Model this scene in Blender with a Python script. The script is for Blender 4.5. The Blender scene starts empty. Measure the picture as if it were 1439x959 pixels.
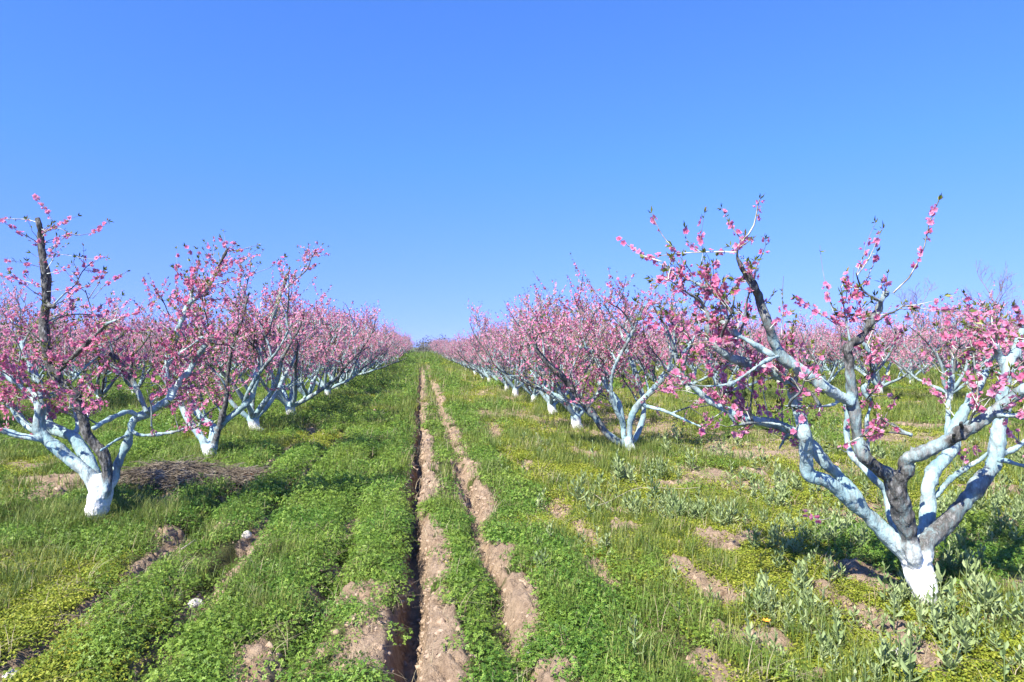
import bpy, math, random
import numpy as np
from mathutils import Vector, Matrix
from mathutils.kdtree import KDTree

scene = bpy.context.scene
COL = scene.collection
R = math.radians
rng = np.random.default_rng(11)
random.seed(11)

# ------------------------------------------------------------------ camera
EYE = 1.65
YAW = R(7.57)
FPX = 959.0            # focal length in pixels of the 1439 px wide photograph
cam_data = bpy.data.cameras.new("camera")
cam = bpy.data.objects.new("camera", cam_data)
COL.objects.link(cam)
cam.location = (0, 0, EYE)
cam.rotation_euler = (R(90), 0, -YAW)
cam_data.sensor_width = 36.0
cam_data.lens = 36.0 * FPX / 1439.0
cam_data.shift_y = 8.5 / 1439.0
cam_data.clip_start = 0.05
cam_data.clip_end = 6000
scene.camera = cam

# ------------------------------------------------------------------ light
SUN_ELEV = R(46)
SHADOW = Vector((0.72, 0.69, 0)).normalized()      # direction in which shadows fall on the ground
world = bpy.data.worlds.new("World")
scene.world = world
world.use_nodes = True
wn, wl = world.node_tree.nodes, world.node_tree.links
wn.clear()
sky = wn.new("ShaderNodeTexSky")
sky.sky_type = 'NISHITA'
sky.sun_disc = False
sky.sun_elevation = SUN_ELEV
sky.sun_rotation = math.atan2(-SHADOW.x, -SHADOW.y)
sky.altitude = 0
sky.air_density = 1.0
sky.dust_density = 0.2
sky.ozone_density = 6.0
# clear spring sky: the pale band at the horizon kept low, a little lavender in it
tc = wn.new("ShaderNodeTexCoord")
vm = wn.new("ShaderNodeVectorMath"); vm.operation = 'MULTIPLY_ADD'
vm.inputs[1].default_value = (1, 1, 0.78); vm.inputs[2].default_value = (0, 0, 0.13)
nm = wn.new("ShaderNodeVectorMath"); nm.operation = 'NORMALIZE'
sx = wn.new("ShaderNodeSeparateXYZ")
mr = wn.new("ShaderNodeMapRange"); mr.inputs[1].default_value = 0.0; mr.inputs[2].default_value = 0.26
tint = wn.new("ShaderNodeMix"); tint.data_type = 'RGBA'
tint.inputs[6].default_value = (0.80, 0.755, 1.5, 1); tint.inputs[7].default_value = (0.61, 0.915, 1.5, 1)
mul = wn.new("ShaderNodeMix"); mul.data_type = 'RGBA'; mul.blend_type = 'MULTIPLY'; mul.inputs[0].default_value = 1
bg = wn.new("ShaderNodeBackground")
bg.inputs['Strength'].default_value = 0.0725
wo = wn.new("ShaderNodeOutputWorld")
wl.new(tc.outputs['Generated'], vm.inputs[0]); wl.new(vm.outputs[0], nm.inputs[0]); wl.new(nm.outputs[0], sky.inputs[0])
wl.new(tc.outputs['Generated'], sx.inputs[0]); wl.new(sx.outputs[2], mr.inputs[0]); wl.new(mr.outputs[0], tint.inputs[0])
wl.new(sky.outputs[0], mul.inputs[6]); wl.new(tint.outputs[2], mul.inputs[7])
wl.new(mul.outputs[2], bg.inputs['Color'])
wl.new(bg.outputs[0], wo.inputs['Surface'])

sd = bpy.data.lights.new("sun", 'SUN')
sd.energy = 4.3
sd.angle = R(0.5)
sd.color = (1.0, 0.95, 0.83)
sun = bpy.data.objects.new("sun", sd)
COL.objects.link(sun)
ldir = Vector((SHADOW.x * math.cos(SUN_ELEV), SHADOW.y * math.cos(SUN_ELEV), -math.sin(SUN_ELEV)))
sun.rotation_euler = ldir.to_track_quat('-Z', 'Y').to_euler()
sun.location = (-30, -30, 40)

vs = scene.view_settings
vs.view_transform = 'Standard'
vs.look = 'None'
vs.exposure = 1.5
vs.gamma = 1.0
vs.use_curve_mapping = False
scene.cycles.max_bounces = 6
scene.cycles.transparent_max_bounces = 4
scene.cycles.use_denoising = True
scene.cycles.denoiser = 'OPENIMAGEDENOISE'

# ------------------------------------------------------------------ helpers
FW = np.array([math.sin(YAW), math.cos(YAW), 0.0])
RT = np.array([math.cos(YAW), -math.sin(YAW), 0.0])
UP = np.array([0.0, 0.0, 1.0])


def at(px, py, depth):
    """World point seen at photograph pixel (px, py) at a given distance along the view axis (used to survey the place)."""
    return np.array([0, 0, EYE]) + depth * (FW + (px - 719.5) / FPX * RT + (488.0 - py) / FPX * UP)


def depth_of(x, y):
    return x * FW[0] + y * FW[1]


def px_of(x, y):
    d = depth_of(x, y)
    return 719.5 + FPX * (x * RT[0] + y * RT[1]) / np.maximum(d, 1e-3)


def hash2(ix, iy, seed):
    n = (ix.astype(np.int64) * 374761393 + iy.astype(np.int64) * 668265263 + seed * 1274126177) & 0x7fffffff
    n = ((n ^ (n >> 13)) * 1103515245) & 0x7fffffff
    n = (n ^ (n >> 16)) & 0xffffff
    return n / float(0xffffff)


def vnoise(x, y, seed=0):
    x = np.asarray(x, float); y = np.asarray(y, float)
    ix = np.floor(x); iy = np.floor(y)
    fx = x - ix; fy = y - iy
    fx = fx * fx * (3 - 2 * fx); fy = fy * fy * (3 - 2 * fy)
    a = hash2(ix, iy, seed); b = hash2(ix + 1, iy, seed)
    c = hash2(ix, iy + 1, seed); d = hash2(ix + 1, iy + 1, seed)
    return (a * (1 - fx) + b * fx) * (1 - fy) + (c * (1 - fx) + d * fx) * fy


def fbm(x, y, seed=0, oct=3):
    s = 0; amp = 0.5; t = 0
    for o in range(oct):
        s = s + amp * vnoise(x * 2 ** o, y * 2 ** o, seed + 17 * o)
        t += amp; amp *= 0.5
    return s / t


def sstep(a, b, x):
    t = np.clip((x - a) / (b - a), 0, 1)
    return t * t * (3 - 2 * t)


def mesh_np(name, verts, faces, mats, attrs=None, smooth=False, mat_idx=None):
    """faces: (n,k) int array or list of such arrays."""
    me = bpy.data.meshes.new(name)
    if isinstance(faces, np.ndarray):
        faces = [faces]
    faces = [f for f in faces if len(f)]
    nv = len(verts)
    me.vertices.add(nv)
    me.vertices.foreach_set("co", np.asarray(verts, np.float32).ravel())
    tot = sum(f.size for f in faces)
    npoly = sum(len(f) for f in faces)
    me.loops.add(tot)
    me.loops.foreach_set("vertex_index", np.concatenate([f.ravel() for f in faces]).astype(np.int32))
    me.polygons.add(npoly)
    lens = np.concatenate([np.full(len(f), f.shape[1]) for f in faces])
    starts = np.concatenate([[0], np.cumsum(lens)[:-1]]).astype(np.int32)
    me.polygons.foreach_set("loop_start", starts)
    if smooth:
        me.polygons.foreach_set("use_smooth", np.ones(npoly, bool))
    if attrs:
        for k, v in attrs.items():
            a = me.attributes.new(k, 'FLOAT', 'POINT')
            a.data.foreach_set("value", np.asarray(v, np.float32))
    for m in (mats if isinstance(mats, (list, tuple)) else [mats]):
        me.materials.append(m)
    if mat_idx is not None:
        me.polygons.foreach_set("material_index", np.asarray(mat_idx, np.int32))
    me.update(calc_edges=True)
    me.validate()
    return me


def obj(name, me, parent=None, loc=None):
    o = bpy.data.objects.new(name, me)
    COL.objects.link(o)
    if parent is not None:
        o.parent = parent
    if loc is not None:
        o.location = loc
    return o


def tag(o, label=None, cat=None, group=None, kind=None):
    if label: o["label"] = label
    if cat: o["category"] = cat
    if group: o["group"] = group
    if kind: o["kind"] = kind
    return o


def empty(name, loc, label, cat, group=None):
    o = bpy.data.objects.new(name, None)
    o.empty_display_size = 0.2
    COL.objects.link(o)
    o.location = loc
    return tag(o, label, cat, group)


class Geo:
    """Collects vertices, quads/tris and per-vertex attributes."""
    def __init__(self):
        self.v = []; self.f = {3: [], 4: []}; self.a = {}; self.n = 0

    def add(self, v, faces, **attrs):
        v = np.asarray(v, float)
        for f in (faces if isinstance(faces, list) else [faces]):
            if len(f):
                self.f[f.shape[1]].append(f + self.n)
        for k, val in attrs.items():
            self.a.setdefault(k, []).append(np.broadcast_to(np.asarray(val, float), (len(v),)))
        self.v.append(v); self.n += len(v)

    def mesh(self, name, mats, smooth=False):
        if not self.v:
            return None
        fs = [np.concatenate(self.f[k]) for k in (3, 4) if self.f[k]]
        return mesh_np(name, np.concatenate(self.v), fs, mats, {k: np.concatenate(v) for k, v in self.a.items()}, smooth)


# ------------------------------------------------------------------ materials
def new_mat(name):
    m = bpy.data.materials.new(name)
    m.use_nodes = True
    nt = m.node_tree
    nt.nodes.clear()
    out = nt.nodes.new("ShaderNodeOutputMaterial")
    return m, nt, out


def N(nt, kind, **kw):
    n = nt.nodes.new(kind)
    for k, v in kw.items():
        setattr(n, k, v)
    return n


def attr(nt, name):
    n = nt.nodes.new("ShaderNodeAttribute")
    n.attribute_name = name
    return n.outputs['Fac']


def noise(nt, scale, detail=4, rough=0.55, vec=None):
    n = nt.nodes.new("ShaderNodeTexNoise")
    n.inputs['Scale'].default_value = scale
    n.inputs['Detail'].default_value = detail
    n.inputs['Roughness'].default_value = rough
    if vec is not None:
        nt.links.new(vec, n.inputs['Vector'])
    return n.outputs['Fac']


def ramp(nt, fac, stops):
    n = nt.nodes.new("ShaderNodeValToRGB")
    nt.links.new(fac, n.inputs['Fac'])
    e = n.color_ramp.elements
    while len(e) < len(stops):
        e.new(0.5)
    for el, (p, c) in zip(e, stops):
        el.position = p
        el.color = (*c, 1) if len(c) == 3 else c
    return n.outputs['Color']


def mixc(nt, fac, a, b, blend='MIX'):
    n = nt.nodes.new("ShaderNodeMix")
    n.data_type = 'RGBA'
    n.blend_type = blend
    n.clamp_factor = True
    for sock, val in ((n.inputs[0], fac), (n.inputs[6], a), (n.inputs[7], b)):
        if isinstance(val, (int, float)):
            sock.default_value = val
        elif isinstance(val, tuple):
            sock.default_value = (*val, 1)
        else:
            nt.links.new(val, sock)
    return n.outputs[2]


def math_n(nt, op, a, b=None, c=None, clamp=False):
    n = nt.nodes.new("ShaderNodeMath")
    n.operation = op
    n.use_clamp = clamp
    for i, val in enumerate((a, b, c)):
        if val is None: continue
        if isinstance(val, (int, float)):
            n.inputs[i].default_value = val
        else:
            nt.links.new(val, n.inputs[i])
    return n.outputs[0]


def principled(nt, out, color, rough=0.9, spec=0.2, bump=None, bump_str=0.3, bump_dist=0.01):
    p = nt.nodes.new("ShaderNodeBsdfPrincipled")
    if isinstance(color, tuple):
        p.inputs['Base Color'].default_value = (*color, 1)
    else:
        nt.links.new(color, p.inputs['Base Color'])
    p.inputs['Roughness'].default_value = rough
    p.inputs['Specular IOR Level'].default_value = spec
    if bump is not None:
        b = nt.nodes.new("ShaderNodeBump")
        b.inputs['Strength'].default_value = bump_str
        b.inputs['Distance'].default_value = bump_dist
        nt.links.new(bump, b.inputs['Height'])
        nt.links.new(b.outputs[0], p.inputs['Normal'])
    nt.links.new(p.outputs[0], out.inputs['Surface'])
    return p


def leaf_shader(nt, out, color, transl=0.35, rough=0.6, spec=0.25, tcol=None):
    p = nt.nodes.new("ShaderNodeBsdfPrincipled")
    nt.links.new(color, p.inputs['Base Color'])
    p.inputs['Roughness'].default_value = rough
    p.inputs['Specular IOR Level'].default_value = spec
    t = nt.nodes.new("ShaderNodeBsdfTranslucent")
    nt.links.new(tcol if tcol is not None else color, t.inputs['Color'])
    mx = nt.nodes.new("ShaderNodeMixShader")
    mx.inputs[0].default_value = transl
    nt.links.new(p.outputs[0], mx.inputs[1])
    nt.links.new(t.outputs[0], mx.inputs[2])
    nt.links.new(mx.outputs[0], out.inputs['Surface'])


def geo_pos(nt):
    return nt.nodes.new("ShaderNodeNewGeometry").outputs['Position']


def obj_co(nt):
    return nt.nodes.new("ShaderNodeTexCoord").outputs['Object']


def mat_wash():
    """Bark under a coat of lime wash: pure white near the ground, blue tinted above, flaking to grey bark."""
    m, nt, out = new_mat("limewash_bark")
    mp = nt.nodes.new("ShaderNodeMapping")
    mp.inputs['Scale'].default_value = (1, 1, 0.4)
    nt.links.new(obj_co(nt), mp.inputs['Vector'])
    co = mp.outputs[0]
    n1 = noise(nt, 11, 5, 0.65, co)
    n2 = noise(nt, 48, 4, 0.7, co)
    n3 = noise(nt, 6.0, 3, 0.6, co)
    bark = ramp(nt, n2, [(0.3, (0.030, 0.030, 0.029)), (0.52, (0.10, 0.097, 0.092)), (0.70, (0.29, 0.29, 0.285))])
    blue = ramp(nt, n3, [(0.3, (0.17, 0.28, 0.31)), (0.48, (0.29, 0.41, 0.43)), (0.7, (0.43, 0.52, 0.51))])
    wash = mixc(nt, attr(nt, "base"), blue, (0.86, 0.85, 0.82))
    f = math_n(nt, 'ADD', math_n(nt, 'MULTIPLY', n1, 0.62), math_n(nt, 'MULTIPLY', n2, 0.38))
    # coat where (noise - 1 + wash) is positive
    w = math_n(nt, 'SUBTRACT', math_n(nt, 'ADD', math_n(nt, 'MULTIPLY', attr(nt, "wash"), 0.55), 0.09), f)
    w = math_n(nt, 'MULTIPLY_ADD', w, 5.0, 0.5, True)
    c = mixc(nt, w, bark, wash)
    c = mixc(nt, math_n(nt, 'MULTIPLY', math_n(nt, 'SUBTRACT', n2, 0.55, None, True), 5.0, None, True), c, bark)
    hgt = math_n(nt, 'ADD', math_n(nt, 'MULTIPLY', n1, 1.0), math_n(nt, 'MULTIPLY', n2, 0.5))
    principled(nt, out, c, 0.95, 0.05, hgt, 0.8, 0.025)
    return m


def mat_twig():
    m, nt, out = new_mat("shoot_bark")
    n = noise(nt, 14, 3, 0.6, obj_co(nt))
    c = ramp(nt, n, [(0.3, (0.11, 0.095, 0.07)), (0.46, (0.32, 0.31, 0.27)), (0.58, (0.56, 0.60, 0.58))])
    c = mixc(nt, attr(nt, "tip"), c, (0.20, 0.17, 0.09))
    principled(nt, out, c, 0.7, 0.2)
    return m


def mat_petal():
    m, nt, out = new_mat("peach_petal")
    t = attr(nt, "tint"); e = attr(nt, "edge")
    oi = nt.nodes.new("ShaderNodeObjectInfo").outputs['Random']
    edge = ramp(nt, t, [(0.0, (0.76, 0.15, 0.35)), (0.4, (0.88, 0.41, 0.59)), (1.0, (0.93, 0.76, 0.83))])
    core = ramp(nt, t, [(0.0, (0.48, 0.04, 0.14)), (1.0, (0.76, 0.16, 0.33))])
    c = mixc(nt, e, core, edge)
    c = mixc(nt, math_n(nt, 'MULTIPLY', oi, 0.22), c, (0.86, 0.50, 0.64))
    leaf_shader(nt, out, c, 0.5, 0.6, 0.1)
    return m


def mat_treeleaf():
    m, nt, out = new_mat("young_peach_leaf")
    t = attr(nt, "tint")
    c = ramp(nt, t, [(0.0, (0.065, 0.10, 0.02)), (0.6, (0.16, 0.21, 0.04)), (0.9, (0.27, 0.28, 0.06)), (1.0, (0.24, 0.13, 0.05))])
    leaf_shader(nt, out, c, 0.35, 0.45, 0.35)
    return m


def mat_weed(name, stops, transl=0.3, rough=0.55, patch=None):
    m, nt, out = new_mat(name)
    oi = nt.nodes.new("ShaderNodeObjectInfo").outputs['Random']
    t = math_n(nt, 'ADD', math_n(nt, 'MULTIPLY', attr(nt, "tint"), 0.5), math_n(nt, 'MULTIPLY', oi, 0.5))
    c = ramp(nt, t, stops)
    if patch:
        n = noise(nt, 0.7, 3, 0.6, geo_pos(nt))
        f = ramp(nt, n, [(0.42, (0, 0, 0)), (0.68, (1, 1, 1))])
        c = mixc(nt, f, c, mixc(nt, 0.55, c, patch))
    leaf_shader(nt, out, c, transl, rough, 0.25)
    return m


def mat_ground():
    m, nt, out = new_mat("orchard_soil")
    pos = geo_pos(nt)
    n1 = noise(nt, 1.3, 5, 0.6, pos)
    n2 = noise(nt, 14, 6, 0.65, pos)
    n3 = noise(nt, 90, 4, 0.7, pos)
    soil = ramp(nt, n2, [(0.3, (0.16, 0.105, 0.07)), (0.5, (0.36, 0.255, 0.17)), (0.7, (0.53, 0.395, 0.275))])
    soil = mixc(nt, ramp(nt, n1, [(0.4, (0, 0, 0)), (0.7, (1, 1, 1))]), soil, (0.40, 0.30, 0.215))
    soil = mixc(nt, math_n(nt, 'MULTIPLY', n3, 0.30), soil, (0.22, 0.155, 0.105))
    litter = ramp(nt, n3, [(0.3, (0.045, 0.05, 0.02)), (0.5, (0.09, 0.10, 0.035)), (0.7, (0.19, 0.17, 0.08))])
    green = ramp(nt, n2, [(0.3, (0.045, 0.095, 0.014)), (0.5, (0.085, 0.15, 0.022)), (0.72, (0.19, 0.225, 0.05))])
    low = mixc(nt, attr(nt, "far"), litter, green)
    f = math_n(nt, 'ADD', attr(nt, "cover"), math_n(nt, 'MULTIPLY', math_n(nt, 'SUBTRACT', n2, 0.5), 0.9), None, True)
    f = ramp(nt, f, [(0.35, (0, 0, 0)), (0.62, (1, 1, 1))])
    c = mixc(nt, f, soil, low)
    h = math_n(nt, 'ADD', n2, math_n(nt, 'MULTIPLY', n3, 0.5))
    principled(nt, out, c, 0.97, 0.05, h, 1.0, 0.05)
    return m


def mat_clod():
    m, nt, out = new_mat("soil_clod")
    n = noise(nt, 60, 4, 0.6, geo_pos(nt))
    oi = nt.nodes.new("ShaderNodeObjectInfo").outputs['Random']
    c = ramp(nt, n, [(0.3, (0.22, 0.16, 0.11)), (0.7, (0.44, 0.335, 0.25))])
    c = mixc(nt, math_n(nt, 'MULTIPLY', oi, 0.4), c, (0.30, 0.20, 0.135))
    principled(nt, out, c, 0.97, 0.08, n, 0.6, 0.01)
    return m


def mat_plain(name, stops, scale=20, rough=0.9, bump=0.3):
    m, nt, out = new_mat(name)
    n = noise(nt, scale, 4, 0.6, obj_co(nt))
    principled(nt, out, ramp(nt, n, stops), rough, 0.15, n, bump, 0.02)
    return m


M_WASH = mat_wash(); M_TWIG = mat_twig(); M_PETAL = mat_petal(); M_TLEAF = mat_treeleaf()
M_GROUND = mat_ground(); M_CLOD = mat_clod()
M_CLOVER = mat_weed("clover_leaf", [(0.1, (0.042, 0.110, 0.012)), (0.5, (0.110, 0.220, 0.030)), (0.9, (0.28, 0.39, 0.07))], 0.3, 0.5, (0.22, 0.28, 0.035))
M_CHICK = mat_weed("chickweed_leaf", [(0.1, (0.12, 0.175, 0.018)), (0.5, (0.24, 0.285, 0.030)), (0.9, (0.38, 0.38, 0.055))], 0.3, 0.55)
M_GRASS = mat_weed("grass_blade", [(0.1, (0.055, 0.105, 0.016)), (0.5, (0.14, 0.20, 0.036)), (0.9, (0.32, 0.33, 0.10))], 0.3, 0.45)
M_CRESS = mat_weed("hoary_cress_leaf", [(0.1, (0.15, 0.215, 0.075)), (0.5, (0.255, 0.325, 0.135)), (0.9, (0.35, 0.41, 0.19))], 0.25, 0.6)
M_STRAW = mat_weed("dry_straw", [(0.1, (0.20, 0.15, 0.085)), (0.9, (0.45, 0.38, 0.25))], 0.15, 0.7)

# ------------------------------------------------------------------ ground
# (x, half width, depth, seed): old wheel ruts and irrigation furrows running along the rows
FURROWS = [(-0.05, 0.075, 0.26, 1, 1.0), (0.49, 0.085, 0.14, 2, 0.9), (-0.63, 0.09, 0.10, 3, 0.6), (-1.40, 0.11, 0.15, 4, 0.75),
           (-2.02, 0.11, 0.13, 5, 0.7), (-3.85, 0.16, 0.14, 6, 0.8), (1.36, 0.12, 0.07, 7, 0.6), (1.95, 0.12, 0.03, 8, 0.5), (4.6, 0.2, 0.05, 9, 0.6)]


def height(x, y):
    x = np.asarray(x, float); y = np.asarray(y, float)
    h = 0.05 * (fbm(x * 0.9, y * 0.5, 40, 2) - 0.5) + 0.05 * (fbm(x * 3.1, y * 2.3, 41, 3) - 0.5)
    fade = 1.0 / (1.0 + (np.maximum(y, 0) / 90.0) ** 2)
    for (x0, w, d, s, br) in FURROWS:
        xc = x0 + 0.09 * (vnoise(y * 0.55, np.full_like(y, s), 50 + s) - 0.5) + 0.05 * (vnoise(y * 2.2, np.full_like(y, s), 150 + s) - 0.5)
        dx = (x - xc) * (1.25 - 0.5 * vnoise(y * 1.3, np.full_like(y, s), 250 + s))
        mod = 0.55 + 0.75 * vnoise(y * 0.9, np.full_like(y, s), 60 + s) if s > 1 else 0.85 + 0.3 * vnoise(y * 0.9, np.full_like(y, s), 60)
        h = h - fade * mod * d * np.exp(-np.abs(dx / w) ** 3)
        h = h + fade * mod * d * 0.22 * np.exp(-((dx - 2.4 * w) / (1.6 * w)) ** 2) + fade * mod * d * 0.2 * np.exp(-((dx + 2.4 * w) / (1.6 * w)) ** 2)
    return h


def bare(x, y):
    """1 where the soil lies bare, 0 under closed ground cover."""
    x = np.asarray(x, float); y = np.asarray(y, float)
    b = 0.0 * x
    n = fbm(x * 2.6, y * 1.5, 70, 3)
    n2 = fbm(x * 0.9, y * 0.55, 75, 2)
    # the two ruts of the track
    e = sstep(0.20, 0.07, np.abs(x - 0.075) + 0.16 * (fbm(x * 5, y * 3, 72, 3) - .5)) * sstep(0.34, 0.48, fbm(x * 4.0, y * 2.4, 76, 3) + 0.05)
    b = np.maximum(b, e * 1.0)
    b = np.maximum(b, sstep(0.13, 0.07, np.abs(x + 0.05) + 0.10 * (fbm(x * 6, y * 4, 71, 2) - .5)) * sstep(110, 50, y))
    b = np.maximum(b, sstep(0.11, 0.06, np.abs(x - 0.49)) * sstep(0.3, 0.45, n2))
    e = sstep(0.22, 0.08, np.abs(x - 0.60) + 0.2 * (fbm(x * 5, y * 3, 73, 3) - .5)) * sstep(0.37, 0.49, fbm(x * 3.5, y * 2.2, 74, 3))
    b = np.maximum(b, e)
    for x0, w, lo in ((-0.65, 0.13, 0.55), (-1.42, 0.17, 0.40), (-2.04, 0.17, 0.41), (-3.85, 0.12, 0.56), (1.36, 0.28, 0.50), (1.95, 0.35, 0.54), (2.6, 0.4, 0.56), (4.6, 0.7, 0.48)):
        b = np.maximum(b, sstep(w, w * 0.3, np.abs(x - x0)) * sstep(lo, lo + 0.12, n))
    b = np.maximum(b, sstep(0.67, 0.76, fbm(x * 1.6, y * 1.1, 77, 3)) * 0.9)
    # poorer growth right of the track further out
    b = np.maximum(b, sstep(0.9, 1.6, x) * sstep(0.48, 0.60, fbm(x * 1.1, y * 0.6, 78, 4)) * 0.8 * sstep(5.5, 8.5, y))
    for cx, cy, rx, ry in BARE_SPOTS:
        q = ((x - cx) / rx) ** 2 + ((y - cy) / ry) ** 2 + 1.5 * (fbm(x * 7, y * 5, 79, 3) - 0.5)
        b = np.maximum(b, sstep(0.80, 0.42, q))
    far = sstep(40, 110, y)
    return np.clip(b * (1 - 0.75 * far), 0, 1)


def gp(px, py):
    d = EYE * FPX / (py - 488.0)
    p = at(px, py, d)
    return p[0], p[1]


BARE_SPOTS = []
for (px, py, rx, ry) in ((445, 920, .13, .10), (484, 788, .10, .16), (530, 880, .10, .14), (845, 800, .15, .42), (780, 715, .24, .5), (700, 790, .12, .3), (880, 742, .2, .3), (600, 760, .09, .9),
                         (620, 925, .13, .2), (780, 945, .16, .14), (740, 890, .08, .2), (1080, 902, .12, .16), (1130, 948, .14, .08), (1310, 948, .12, .06), (1425, 742, .35, .35), (1340, 842, .15, .12),
                         (190, 830, .08, .14), (272, 855, .10, .2), (950, 680, .35, .3), (1040, 640, .6, .5), (1400, 690, .5, .4), (25, 735, .45, .14), (230, 700, .25, .2), (1290, 600, .8, .8)):
    gx, gy = gp(px, py)
    BARE_SPOTS.append((gx, gy, rx, ry))


def axis(fine_lo, fine_hi, step, lo, hi, grow=1.06):
    a = list(np.arange(fine_lo, fine_hi, step))
    s = step; v = a[-1]
    up = []
    while v < hi:
        s *= grow; v += s; up.append(min(v, hi))
    s = step; v = a[0]; dn = []
    while v > lo:
        s *= grow; v -= s; dn.append(max(v, lo))
    return np.array(dn[::-1] + a + up)


gx = axis(-2.4, 2.6, 0.016, -1800, 1800, 1.045)
gy = axis(2.2, 6.5, 0.02, -60, 3500, 1.025)
X, Y = np.meshgrid(gx, gy)
B = bare(X.ravel(), Y.ravel()).reshape(X.shape)
near = sstep(40, 12, np.hypot(X, Y))
clods = (np.abs(fbm(X * 15, Y * 15, 90, 3) - 0.5) * 2) * 0.085 + (vnoise(X * 40, Y * 40, 95) - 0.5) * 0.02 + (fbm(X * 5, Y * 5, 97, 2) - .45) * .06
Z = height(X, Y) + near * (B * (clods - 0.004) + (1 - B) * 0.012 * (vnoise(X * 20, Y * 20, 96) - 0.5))
nxg, nyg = len(gx), len(gy)
idx = np.arange(nxg * nyg).reshape(nyg, nxg)
quads = np.stack([idx[:-1, :-1], idx[:-1, 1:], idx[1:, 1:], idx[1:, :-1]], -1).reshape(-1, 4)
g_me = mesh_np("ground", np.stack([X, Y, Z], -1).reshape(-1, 3), quads, M_GROUND,
               {"cover": (1 - B).ravel(), "far": sstep(10, 40, np.hypot(X, Y)).ravel()}, smooth=True)
ground = tag(obj("ground", g_me), kind='structure')


def gz(x, y):
    return float(height(np.array([x]), np.array([y]))[0])


# ------------------------------------------------------------------ tubes, shoots, flowers, leaves
def resample(pts, n):
    """Catmull-Rom through pts, n points per span."""
    P = np.asarray(pts, float)
    if len(P) == 2:
        t = np.linspace(0, 1, n + 1)[:, None]
        return P[0] * (1 - t) + P[1] * t, np.linspace(0, 1, n + 1)
    Q = np.vstack([2 * P[0] - P[1], P, 2 * P[-1] - P[-2]])
    out = []; par = []
    m = len(P) - 1
    for i in range(m):
        p0, p1, p2, p3 = Q[i:i + 4]
        for k in range(n):
            t = k / n
            out.append(0.5 * ((2 * p1) + (-p0 + p2) * t + (2 * p0 - 5 * p1 + 4 * p2 - p3) * t * t + (-p0 + 3 * p1 - 3 * p2 + p3) * t ** 3))
            par.append((i + t) / m)
    out.append(P[-1]); par.append(1.0)
    return np.array(out), np.array(par)


def tube(geo, path, rad, sides, knob=0.10, r=None, **attrs):
    path = np.asarray(path, float); rad = np.asarray(rad, float)
    n = len(path)
    T = np.gradient(path, axis=0)
    T /= np.linalg.norm(T, axis=1)[:, None] + 1e-9
    u = np.cross(T[0], [0.3, 0.5, 0.81]); u /= np.linalg.norm(u)
    V = []
    ang = np.linspace(0, 2 * np.pi, sides, endpoint=False)
    r = r or rng
    for i in range(n):
        u = u - T[i] * np.dot(u, T[i]); u /= np.linalg.norm(u) + 1e-9
        w = np.cross(T[i], u)
        rr = rad[i] * (1 + knob * (r.random(sides) - 0.5) + knob * 0.9 * (r.random() - 0.5))
        V.append(path[i] + (np.cos(ang) * rr)[:, None] * u + (np.sin(ang) * rr)[:, None] * w)
    V = np.vstack(V + [path[-1][None] + T[-1] * rad[-1] * 0.35, path[0][None]])
    a = np.arange(n - 1)[:, None] * sides; k = np.arange(sides)[None]; k2 = (k + 1) % sides
    q = np.stack([a + k, a + k2, a + sides + k2, a + sides + k], -1).reshape(-1, 4)
    last = (n - 1) * sides
    t = np.stack([last + np.arange(sides), last + (np.arange(sides) + 1) % sides, np.full(sides, n * sides)], -1)
    t = np.concatenate([t, np.stack([(np.arange(sides) + 1) % sides, np.arange(sides), np.full(sides, n * sides + 1)], -1)])
    at_ = {}
    for key, val in attrs.items():
        val = np.asarray(val, float)
        at_[key] = np.concatenate([np.repeat(val, sides), val[-1:], val[:1]]) if val.ndim else val
    geo.add(V, [q, t], **at_)


def unit(v):
    return v / (np.linalg.norm(v, axis=-1, keepdims=True) + 1e-9)


def basis(n, r):
    """Two random perpendicular vectors for an (m,3) array of unit vectors."""
    a = unit(np.cross(n, unit(r.normal(size=n.shape))))
    return a, np.cross(n, a)


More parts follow.
